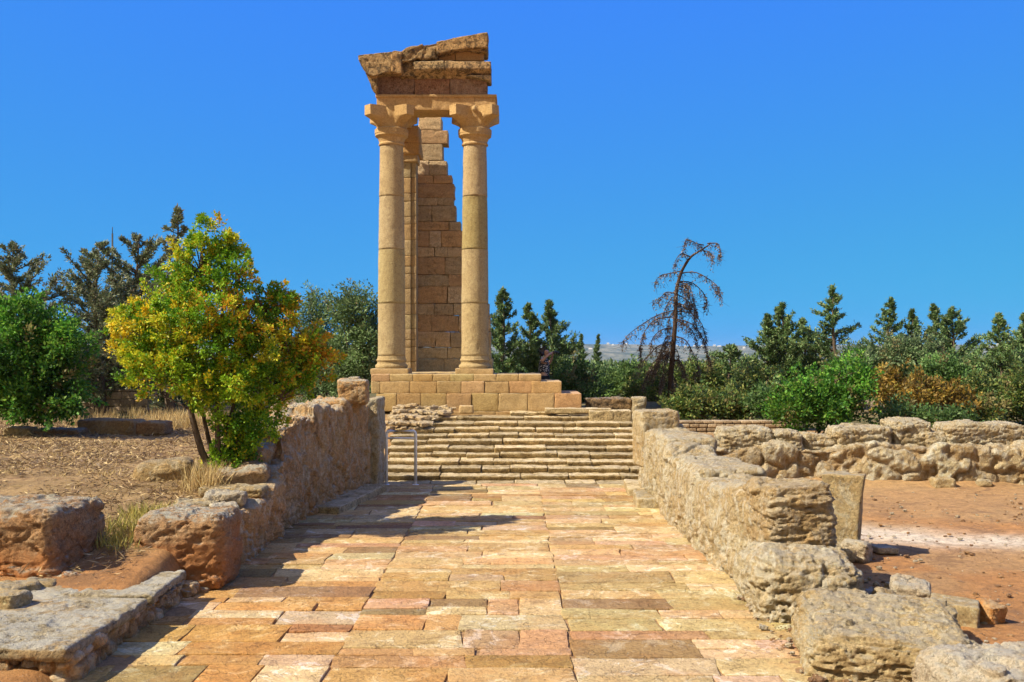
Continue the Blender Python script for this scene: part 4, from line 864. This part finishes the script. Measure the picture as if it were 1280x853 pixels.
DK = [(.12,.21,.065),(.17,.27,.085),(.07,.125,.04),(.26,.31,.12)]
GRY = [(.17,.22,.10),(.22,.25,.13),(.10,.13,.06),(.26,.24,.14)]
con = [ # name label px top base d width seed cols
 ('pine_tree','grey green open pine at the left frame edge, above the bush',20,304,520,28,200,1,GRY,dict(dens=1.1,ragged=.65,up=.5,taper=.2)),
 ('pine_tree','broad grey green pine between the left bush and the yellowing tree',124,302,515,30,160,2,GRY,dict(dens=1.2,ragged=.6,up=.7,taper=.2)),
 ('pine_tree','grey green pine partly hidden by the left side of the yellowing tree',170,294,515,31,170,3,GRY,dict(dens=1.2,ragged=.6,up=.7,taper=.2)),
 ('pine_tree','tall thin topped pine rising above the yellowing tree',217,254,520,27,120,4,GRY,dict(dens=.8,ragged=.6,up=.35,taper=.7)),
 ('cypress_tree','leftmost dark cypress just right of the right column',627,360,520,36,78,5,DK,dict(dens=1.5,up=.7,taper=.55)),
 ('cypress_tree','middle dark cypress of three right of the columns',662,378,520,37,50,6,DK,dict(dens=1.4,up=.9,taper=.55)),
 ('cypress_tree','rightmost dark cypress of the three, behind the person',690,374,520,37,80,7,DK,dict(dens=1.5,up=.6,taper=.75)),
 ('cypress_tree','small slim far cypress against the hazy hills, left of its twin',727,417,470,75,24,8,DK,dict(dens=2.0,up=.7)),
 ('cypress_tree','small slim far cypress against the hazy hills, right of its twin',747,417,470,78,18,9,DK,dict(dens=2.0,up=.7)),
 ('conifer_tree','dark low conifer between the dead tree and the twin topped one',912,432,530,34,90,10,DK,dict(dens=1.3,ragged=.5,up=.5,taper=.6)),
 ('conifer_tree','narrow conifer left top of the twin topped pair',958,392,530,36,64,11,DK,dict(dens=1.3,up=.7)),
 ('conifer_tree','taller right top of the twin topped conifer pair',978,378,530,36,80,12,DK,dict(dens=1.5,up=.6,taper=.6)),
 ('conifer_tree','short dark conifer between the twin pair and the tallest one',1006,398,530,37,50,13,DK,dict(dens=1.3,up=.6)),
 ('conifer_tree','tallest conifer with wide open branches, right of the dead tree',1044,356,530,35,92,14,DK,dict(dens=1.3,up=.35,taper=.7,ragged=.6)),
 ('conifer_tree','pointed conifer behind the grey green olive, left of a shorter one',1112,371,530,38,64,15,DK,dict(dens=1.4,up=.4)),
 ('conifer_tree','short pointed conifer directly right of the taller pointed one',1139,386,530,38,50,16,DK,dict(dens=1.4,up=.6)),
 ('conifer_tree','forked conifer left stem, right of the olive tree',1166,380,530,38,56,17,DK,dict(dens=1.2,up=.6)),
 ('conifer_tree','forked conifer right stem with broad lower boughs',1190,384,530,37,90,18,DK,dict(dens=1.4,up=.6,ragged=.55,taper=.55)),
 ('conifer_tree','open conifer second from the right frame edge',1250,391,530,33,70,19,DK,dict(dens=1.2,up=.5,ragged=.6)),
 ('conifer_tree','conifer cut by the right frame edge',1283,392,530,35,80,20,DK,dict(dens=1.4,up=.6)),
]
for nm, lb, px, pt, pb, d, wp_, sd, cs, kw in con:
    conifer(nm, lb, px, pt, pb, d, wp_, 100+sd, cs, group='dark conifers beyond the ruins' if cs is DK else 'grey green pines on the left', zbase=.5 if d < 60 else -1, **kw)

def E(px, py, d, rx, ry, rd=None):               # ellipsoid from pixel centre, pixel radii
    c = P(px,py,d); s = d/F; return (c[0],c[1],c[2],rx*s,(rd if rd else (rx+ry)/2*s),ry*s)
# the yellowing tree
D0 = 14.0
ells = [E(262,308,D0,24,34,.35),E(235,338,D0,26,26,.4),E(300,318,D0,14,14,.2),E(285,310,D0,16,12,.25),E(215,372,D0,34,32),E(285,350,D0-.1,32,26),E(335,385,D0+.2,34,24),E(362,378,D0+.3,14,10,.25),E(190,410,D0-.1,46,36),E(160,400,D0,24,20),E(165,440,D0,28,22),E(255,405,D0-.3,60,48),E(315,430,D0,56,46),E(370,430,D0+.2,34,34),E(395,450,D0+.3,26,30),E(210,465,D0-.2,56,34),E(280,480,D0-.2,62,40),E(350,480,D0+.1,48,34),E(300,535,D0,34,40,.4),E(298,565,D0,30,30,.3),E(272,585,D0,14,16,.2),E(330,530,D0,28,22,.4)]
ZN = [(150,400,30,0),(170,440,32,1),(190,395,26,0),(220,390,30,1),(205,300,24,1),(290,375,28,2),(340,395,34,2),(372,365,20,2),(280,270,20,2),(305,385,30,2),(395,425,32,2),(405,460,30,2),(385,490,26,2),(350,470,30,1),(250,370,22,2),(195,490,22,2),(330,430,36,1),(240,490,30,1),(320,300,22,1)]
LC = np.array([(.70,.50,.02),(.54,.54,.03),(.62,.33,.025),(.27,.44,.02),(.10,.24,.015)])
def autumn(C, ti, n):
    px = CX+C[:,0]/C[:,1]*F; py = HY+(H-C[:,2])/C[:,1]*F; sc = np.full((n,5), .0); sc[:,3] = 1.15; sc[:,4] = .55; sc[:,1] = .22+.5*sm(240,150,px)
    for (a, b_, r_, k) in ZN:
        w_ = np.exp(-((px-a)**2+(py-b_)**2)/(r_*r_)); sc[:,k] += w_*(.75 if k == 2 and a < 330 else 1.2 if k == 2 else 1.15)
        sc[:,1] += w_*.4
    tn = fbm(C*2.2, 3, 77); sc[:,1] *= np.exp(tn*1.4); sc[:,4] += np.maximum(0,-tn)*.6
    g_ = sc+rng.gumbel(0,.22,(n,5)); i_ = (sc/sc.sum(1)[:,None]).cumsum(1); tr_ = rng.random(int(ti.max())+1); r_ = np.clip(tr_[ti]+rng.normal(0,.16,n),0,1)[:,None]; k = (r_ > i_).sum(1).clip(0,4)
    return LC[k]*rng.uniform(.75,1.25,(n,1))
bz = P(270,602,D0)
trs = [([bz,P(250,560,D0),P(235,500,D0-.1),P(236,420,D0),P(250,345,D0)],.06),([bz+[.03,.1,0],P(262,555,D0+.1),P(250,500,D0),P(200,440,D0)],.045),([bz+[.08,0,0],P(285,540,D0),P(300,470,D0),P(330,390,D0+.1)],.045),([bz+[.12,.05,0],P(300,545,D0+.1),P(335,490,D0+.1),P(385,440,D0+.2)],.04),([bz+[.05,-.05,0],P(272,540,D0-.1),P(270,460,D0-.2),P(285,330,D0)],.05),([bz+[.1,.05,0],P(292,560,D0),P(320,520,D0),P(350,500,D0)],.03)]
broadleaf('autumn_tree', 'bushy tree turning yellow and orange behind the left wall', 'tree', bz, ells, 860, 100, .12, .047, .030, autumn, trs, tr=.035, bark_n=260)
# broadleaf bushes and trees
def pal(*cols, var=.3):
    def f(C, ti, n):
        c = palette(n, cols, var=var)*(1+.5*fbm(C*1.6, 3, 5)[:,None]); tn = rng.random(int(ti.max())+1)
        c = c*(.75+.5*tn[ti])[:,None]; dd = (tn[ti] > .94)[:,None]; return np.where(dd, c*.2+np.array([.20,.15,.06]), c)
    return f
BG = ((.07,.22,.02),(.12,.29,.03),(.035,.12,.015),(.18,.32,.04)); OL = ((.15,.22,.09),(.22,.28,.13),(.08,.14,.05)); YG = ((.17,.23,.05),(.11,.18,.04),(.27,.27,.07),(.06,.11,.03)); OR = ((.34,.21,.04),(.26,.16,.03),(.20,.18,.03),(.40,.27,.05)); MG = ((.09,.17,.04),(.06,.12,.03),(.13,.2,.06))
def bush(name, label, ells, ntip, nl, spr, ln, wd, cf, pxb, pyb, d, group=None, cat='bush', zb=None):
    b = P(pxb, pyb, d)
    if zb is not None: b[2] = zb
    e_ = []
    for q_ in ells:
        e_.append((*q_[:3], q_[3]*.8, q_[4]*.8, q_[5]*.8))
        for _ in range(6):
            dv = rng.normal(size=3); dv /= np.linalg.norm(dv); dv[2] = abs(dv[2])*.9; f_ = rng.uniform(.22,.45); e_.append((q_[0]+dv[0]*q_[3]*.85, q_[1]+dv[1]*q_[4]*.85, q_[2]+dv[2]*q_[5]*.85, q_[3]*f_, q_[4]*f_, q_[5]*f_*1.1))
    ells = e_
    e = np.array(ells); tz = [([b+[o*.15,0,0], (b+e[i_%len(e),:3])/2+[o*.1,0,0], e[i_%len(e),:3]], .035) for i_, o in enumerate((-1,0,1,2))]
    broadleaf(name, label, cat, b, ells, ntip, nl, spr, ln, wd, cf, tz, group=group, tr=.03, bark_n=50)
bush('green_bush', 'glossy bright green bush at the left edge with dark hollows', [E(30,450,21,72,60),E(20,400,21,45,34),E(60,490,20.8,50,38),E(0,480,20.8,45,48),E(75,430,21,22,26),E(40,510,20.7,70,20)], 620, 60, .22, .085, .05, pal(*BG), 30, 528, 21)
bush('scrub_bush', 'low dark scrub behind the left block wall', [E(110,470,34,45,26),E(170,470,34,45,30),E(60,470,34,30,30),E(225,480,34,40,35)], 340, 40, .4, .15, .08, pal(*DK), 130, 510, 34, cat='bush', zb=.6)
bush('olive_tree', 'rounded grey green tree left of the columns, taller of two', [E(450,400,33,28,34),E(455,440,33,34,36),E(440,470,33,34,30)], 340, 55, .38, .11, .045, pal((.14,.22,.07),(.20,.27,.11),(.09,.15,.05)), 448, 515, 33, cat='tree', zb=.7)
bush('olive_tree', 'smaller grey green tree beside the orange leaves, left of its taller neighbour', [E(398,400,34,26,26),E(405,440,34,34,36),E(395,480,34,34,26)], 300, 50, .38, .11, .045, pal((.14,.22,.07),(.20,.27,.11),(.09,.15,.05)), 400, 515, 34, cat='tree', zb=.7)
RB = [('tawny scrub directly behind the small block wall',[E(870,512,26.5,34,20),E(905,512,26.5,30,22),E(935,516,26.5,24,18),E(845,515,26.5,16,14)],YG,26.5),
 ('dull scrub behind the middle of the small block wall',[E(965,512,26,30,24),E(985,518,26,20,18)],MG,26),
 ('leafy dark green bush beside the person, right of the three cypresses',[E(712,482,32,28,24),E(700,500,32,24,16),E(735,492,32,20,16)],MG,32),
 ('soft light green bush between the podium and the dead tree',[E(765,485,34,34,22),E(790,478,34,28,18),E(750,500,34,24,12)],((.14,.24,.06),(.10,.18,.05),(.19,.28,.08)),34),
 ('yellowish scrub bush at the foot of the dead tree',[E(810,495,33,28,26),E(840,500,33,28,26),E(828,476,34,26,16)],YG,33),
 ('olive brown scrub bush just right of the dead tree',[E(872,490,33,32,32),E(900,505,33,32,26)],YG,33),
 ('rusty low bush on the block wall right of the dead tree',[E(862,512,30,22,14),E(885,515,30,24,12)],((.28,.2,.07),(.2,.18,.06),(.34,.24,.08)),30),
 ('dull green bush left of the bright green one',[E(940,490,31,32,34),E(950,515,31,28,20)],YG,31),
 ('grey green olive bush behind the bright green and rusty bushes',[E(1110,455,33,40,28),E(1150,450,33,36,26),E(1070,460,33,30,26),E(1130,480,33,60,20)],OL,33),
 ('long rusty orange bush above the rear wall',[E(1115,495,27,34,26),E(1150,500,27,40,26),E(1190,512,27,34,20),E(1215,522,27,26,14)],OR,27),
 ('bright green bush spilling over the rear wall',[E(1025,500,24,44,36),E(1055,485,24.2,36,30),E(995,515,23.8,30,28),E(1050,515,23.8,40,28)],BG,24),
 ('green bush right of the rusty bush, leafy and light',[E(1190,480,31,28,26),E(1175,470,31,20,20)],((.10,.2,.05),(.15,.25,.07)),31),
 ('low green bush behind the long pale rear wall block',[E(1130,525,24.5,40,14),E(1180,528,24.5,36,12)],MG,24.5),
 ('dull green brown bush in the right corner of the scrub',[E(1240,500,28,36,34),E(1275,505,28,30,36),E(1220,520,27,36,18)],YG,28),
 ('mid green bush behind the right frame edge conifers',[E(1215,470,34,34,26),E(1262,470,34,34,26)],DK,34)]
for k, (lb, es, cs, d) in enumerate(RB):
    area = sum(e[3]*e[5] for e in es); nt_ = int(60+130*area/ (1 if d > 26 else .8))
    bush('shrub', lb, es, nt_, 46, .27, .10 if d > 26 else .085, .055, pal(*cs), np.mean([CX+e[0]/e[1]*F for e in es]), 530, d, group='shrubs beyond the ruins', zb=.5)
# dead tree
dt = empty('dead_tree', 'bare brown dead conifer with drooping branches against the sky', 'tree'); d = 30.0; tb = MB(); tw = MB()
trunk = [(838,515),(837,480),(839,440),(842,400),(848,365),(852,340),(862,322),(876,311),(890,305)]
def pl3(l, dy0=0, dy1=0): return np.array([P(x_+rng.normal(0,1.6),y_+rng.normal(0,1.8),d)+[0,dy0+(dy1-dy0)*k/(len(l)-1),0] for k,(x_,y_) in enumerate(l)])
def smooth(p, n): k = np.linspace(0,1,n); s_ = np.linspace(0,1,len(p)); q_ = np.stack([np.interp(k,s_,p[:,j]) for j in range(3)],1); q_[1:-1] = (q_[:-2]+2*q_[1:-1]+q_[2:])/4; return q_
tp = smooth(pl3(trunk), 30); tube(tb, tp, np.linspace(.095,.016,30), 8, (.55,.42,.34))
br = [[(850,342),(838,341),(828,343),(820,350)],[(852,340),(868,340),(884,347),(894,362),(892,372)],[(848,352),(868,352),(880,364),(884,378),(882,382)],[(846,370),(835,363),(828,370),(822,376)],[(843,362),(858,372),(870,385),(874,395)],[(841,388),(824,392),(804,402),(788,416),(782,428)],[(841,398),(818,402),(804,418),(798,440),(800,452)],[(842,388),(862,388),(878,400),(886,420),(884,430)],[(841,400),(862,402),(876,420),(880,440),(884,455)],[(840,412),(828,410),(818,425),(814,440)],[(840,420),(856,422),(866,440),(872,458),(868,470)],[(839,430),(822,432),(808,452),(800,460)],[(862,322),(852,318),(846,322),(844,330)],[(880,309),(868,305),(856,303),(850,310)],[(886,306),(896,306),(898,316),(896,322)],[(876,311),(882,318),(884,326)],[(839,440),(830,450),(824,470),(820,490)],[(839,446),(850,450),(856,470),(860,490)],[(838,460),(828,470),(822,500)],[(838,465),(848,475),(854,500)]]
extra = []
for k in range(16):
    h = rng.random(); y_ = 352+h*110; x0_ = np.interp(y_, [322,340,365,400,440,480], [862,852,848,842,839,837]); s_ = rng.choice([-1,1]); L = rng.uniform(14,44)*(0.5+.5*h)
    extra.append([(x0_,y_),(x0_+s_*L*.4,y_+rng.uniform(-2,5)),(x0_+s_*L*.8,y_+12+rng.uniform(0,10)),(x0_+s_*L,y_+26+rng.uniform(0,18))])
for k, l in enumerate(br+extra):
    p_ = smooth(pl3(l, 0, rng.uniform(-.9,.9)), 12); tube(tb, p_, np.linspace(.020,.006,12), 5, (.55,.42,.34))
    L = np.linalg.norm(np.diff(p_,axis=0),axis=1).sum()
    for q_ in range(int(L/.042)):
        u_ = rng.random()**.8; a = np.array([np.interp(u_*11, np.arange(12), p_[:,j]) for j in range(3)]); hl = rng.uniform(.05,.40)*rng.choice([.4,1,1])
        tube(tb, [a, a+[rng.normal(0,.04),rng.normal(0,.04),-hl*.5], a+[rng.normal(0,.13),rng.normal(0,.13),-hl]], [.006,.005,.003], 3, (.7,.5,.4))
        n = 7; uu = rng.random((n,1)); C = a+np.array([0,0,-hl])*uu+rng.normal(0,.03,(n,3)); leaves(tw, C, np.tile([0,0,-1.],(n,1))+rng.normal(0,1.1,(n,3)), .07, .03, palette(n, [(.17,.12,.08),(.10,.07,.05),(.26,.20,.14)]))
tb.build('trunk', M['bark'], dt); tw.build('dry_needles', M['deadleaf'], dt); finish(dt, (X(838,d),d,.6))

# far woodland band, uncountable
mb = MB(); n_c = 520
for k in range(n_c):
    d = 44+rng.random()**1.4*230; x_ = rng.uniform(-.62,.62)*d*1.15; h = rng.uniform(2.2,3.6) if d < 90 else rng.uniform(3,5); r_ = rng.uniform(1.4,3.2); z_ = float(gz(x_, d))
    top_ok = Z(455,d)-rng.uniform(0,.8); h = max(1.2, min(h, top_ok-z_)); n = int(360 if d < 110 else 220)
    dr = rng.normal(size=(n,3)); dr /= np.linalg.norm(dr,axis=1)[:,None]; C = np.array([x_,d,z_+h*.5])+dr*rng.random((n,1))**.35*np.array([r_,r_,h*.52]); s_ = .16+d*.0022
    base = np.array(rng.choice([0,1,2,3])); cs = [MG,YG,OL,BG][int(base)]
    leaves(mb, C, dr+rng.normal(0,.5,(n,3)), s_*rng.uniform(.8,1.6,n), s_*.55, palette(n, cs, var=.3)*.95)
tag(mb.build('far_woodland', M['needle']), 'green band of far woodland below the hazy hills', 'woodland', kind='stuff')

# dry straw on the left field
mb = MB(); n = 42000; y_ = 9.8+(rng.random(n)**.8)*15; x_ = -3.9-rng.random(n)*np.maximum(1.5, .52*y_-3.2)
pn = fbm(np.stack([x_,y_,0*x_],1)*.9, 3, 4); keep = rng.random(n) < .55+.6*pn; x_, y_, pn = x_[keep], y_[keep], pn[keep]; n = len(x_)
C = np.stack([x_,y_,gz(x_,y_)+.02],1); A = rng.normal(0,1,(n,3))*np.array([1,1,.28]); A[:,2] = np.abs(A[:,2])
leaves(mb, C, A, rng.uniform(.05,.17,n), .007+.0006*y_, palette(n, [(.44,.31,.15),(.28,.19,.10),(.16,.105,.06),(.56,.42,.2),(.22,.14,.07)]))
def tufts(cnt, xr, yr, h, cols, zf=None):
    for _ in range(cnt):
        cx_, cy_ = rng.uniform(*xr), rng.uniform(*yr); k = rng.integers(14,34); C = np.stack([cx_+rng.normal(0,.07,k), cy_+rng.normal(0,.07,k), np.full(k, float(gz(cx_,cy_)))],1)
        A = rng.normal(0,.4,(k,3)); A[:,2] = 1; leaves(mb, C, A, h*rng.uniform(.5,1.2,k), .012, palette(k, cols))
ST = [(.56,.42,.18),(.42,.28,.12),(.58,.44,.2)]
tufts(40, (-9.5,-7.5), (22.5,26), .3, ST); tufts(90, (-11,-6.6), (22.8,28), .35, ST); tufts(40, (-4.7,-4.0), (10.6,12.2), .22, [(.45,.36,.10),(.36,.33,.08)]); tufts(30, (-4.4,-3.9), (13.2,14.2), .4, ST); tufts(60, (-9,-4.1), (11,20), .08, ST)
tag(mb.build('dry_grass', M['straw']), 'dry straw and tufts covering the left field', 'grass', kind='stuff')

# ------------------------------------------------------------------ person behind the podium
pe = empty('person', 'person in dark patterned top photographing from behind the podium', 'person'); pd = 28.6; px_, pz_ = X(680,pd), 1.0
def skin(name, verts, edges, mat, parent, sub=2, col=None):
    me = bpy.data.meshes.new(name); me.from_pydata([v[:3] for v in verts], edges, []); o = bpy.data.objects.new(name, me); COL.objects.link(o)
    md = o.modifiers.new('Skin', 'SKIN'); md.use_smooth_shade = True
    for i_, v in enumerate(verts):
        s_ = me.skin_vertices[0].data[i_]; r_ = v[3] if len(v) > 3 else .03; s_.radius = (r_, v[4] if len(v) > 4 else r_); s_.use_root = (i_ == 0)
    sb = o.modifiers.new('Sub', 'SUBSURF'); sb.levels = sub; sb.render_levels = sub
    dg = bpy.context.evaluated_depsgraph_get(); me2 = bpy.data.meshes.new_from_object(o.evaluated_get(dg)); bpy.data.objects.remove(o)
    n = bpy.data.objects.new(name, me2); me2.name = name; me2.materials.clear(); me2.materials.append(mat); COL.objects.link(n); n.parent = parent; n.rotation_euler = (0,0,R(8))
    for p_ in me2.polygons: p_.use_smooth = True
    return n
m_skin = plain('skin', (.50,.27,.17), .5); m_hair = plain('dark_hair', (.02,.014,.011), .5); m_tr = plain('dark_trousers', (.04,.045,.06), .8)
m, nt, bs, out = nodes('patterned_fabric'); g = G(nt); g.L(g.mix(g.ramp(g.noise(g.pos(), 26, 2, .5), .55, .60), (.02,.02,.025), (.62,.58,.56)), bs.inputs['Base Color']); bs.inputs['Roughness'].default_value = .85
m_top = m
# facing +x, both hands raised to the face
V_ = [(0,0,.92,.15,.12),(0,0,1.08,.14,.11),(0,0,1.25,.16,.12),(.02,0,1.38,.13,.10),(.03,0,1.46,.055),(.05,0,1.53,.075),(.06,0,1.60,.098),(.06,0,1.66,.088),
 (-.02,-.19,1.37,.06),(-.05,-.33,1.34,.046),(.12,-.27,1.50,.036),(.21,-.12,1.56,.028),(.24,-.08,1.58,.03),
 (.0,.19,1.37,.06),(.12,.30,1.22,.046),(.22,.2,1.40,.036),(.24,.1,1.53,.028),(.26,.07,1.56,.03),
 (0,-.09,.86,.10),(0,-.1,.48,.065),(-.02,-.1,.09,.045),(.1,-.11,.04,.04),(.18,-.11,.03,.03),
 (0,.09,.86,.10),(.02,.1,.48,.065),(0,.1,.09,.045),(.12,.11,.04,.04),(.2,.11,.03,.03)]
Ed = [(0,1),(1,2),(2,3),(3,4),(4,5),(5,6),(6,7),(3,8),(8,9),(9,10),(10,11),(11,12),(3,13),(13,14),(14,15),(15,16),(16,17),(0,18),(18,19),(19,20),(20,21),(21,22),(0,23),(23,24),(24,25),(25,26),(26,27)]
for base, sg in ((12,1),(17,-1)):
    b = V_[base]
    for f_, (dy, ln_) in enumerate(((.0,.07),(.018,.08),(.034,.075),(.048,.06))):
        i0 = len(V_); V_.append((b[0]+.03, b[1]+sg*.01, b[2]+.03-dy, .0085)); V_.append((b[0]+.03+ln_*.4, b[1]+sg*.035, b[2]+.03-dy, .008)); V_.append((b[0]+.01+ln_*.4, b[1]+sg*.065, b[2]+.028-dy, .007)); Ed += [(base,i0),(i0,i0+1),(i0+1,i0+2)]
    i0 = len(V_); V_.append((b[0]-.005, b[1]+sg*.03, b[2]-.02, .010)); V_.append((b[0]+.01, b[1]+sg*.055, b[2]-.035, .009)); Ed += [(base,i0),(i0,i0+1)]
skin('body', V_, Ed, m_skin, pe)
skin('patterned_top', [(0,0,.88,.18,.15),(0,0,1.08,.175,.145),(0,0,1.25,.175,.135),(.02,0,1.39,.135,.11),(.025,0,1.43,.07),(-.02,-.19,1.37,.072),(-.04,-.27,1.355,.062),(.0,.19,1.37,.072),(.07,.26,1.28,.062)], [(0,1),(1,2),(2,3),(3,4),(3,5),(5,6),(3,7),(7,8)], m_top, pe)
skin('trousers', [(0,0,.93,.16,.13),(0,-.09,.84,.112),(0,-.1,.48,.08),(-.02,-.1,.1,.066),(0,.09,.84,.112),(.02,.1,.48,.08),(0,.1,.1,.066)], [(0,1),(1,2),(2,3),(0,4),(4,5),(5,6)], m_tr, pe)
skin('hair', [(.01,0,1.64,.108),(-.02,0,1.70,.09),(-.06,0,1.56,.075),(-.07,0,1.46,.05)], [(0,1),(0,2),(2,3)], m_hair, pe)
skin('nose', [(.15,0,1.585,.016),(.168,0,1.57,.013)], [(0,1)], m_skin, pe); skin('shoe', [(.0,-.105,.05,.05),(.1,-.11,.04,.048),(.2,-.11,.035,.036)], [(0,1),(1,2)], m_hair, pe); skin('shoe', [(.02,.105,.05,.05),(.12,.11,.04,.048),(.22,.11,.035,.036)], [(0,1),(1,2)], m_hair, pe)
for s_ in (-1,1): skin('eye', [(.145,s_*.033,1.615,.011),(.150,s_*.033,1.615,.009)], [(0,1)], m_hair, pe)
pe.location = (px_, pd, pz_); pe.rotation_euler = (0,0,R(-12))
mb = MB(); roughbox(mb, (0,0,0), (.07,.14,.09), res=.02, r=.012, style=st_block, amp=.0004, seed=1, col=(.5,.5,.5)); 
ck = empty('camera_held', 'black camera held to the face of the person behind the podium', 'camera')
mb.build('camera_body', M['darkmetal'], ck); mb = MB(); tube(mb, [(.03,0,0),(.12,0,0)], .036, 14); mb.build('lens', M['darkmetal'], ck)
ck.location = (px_+.30, pd-.06, pz_+1.58); ck.rotation_euler = (0,0,R(-8))
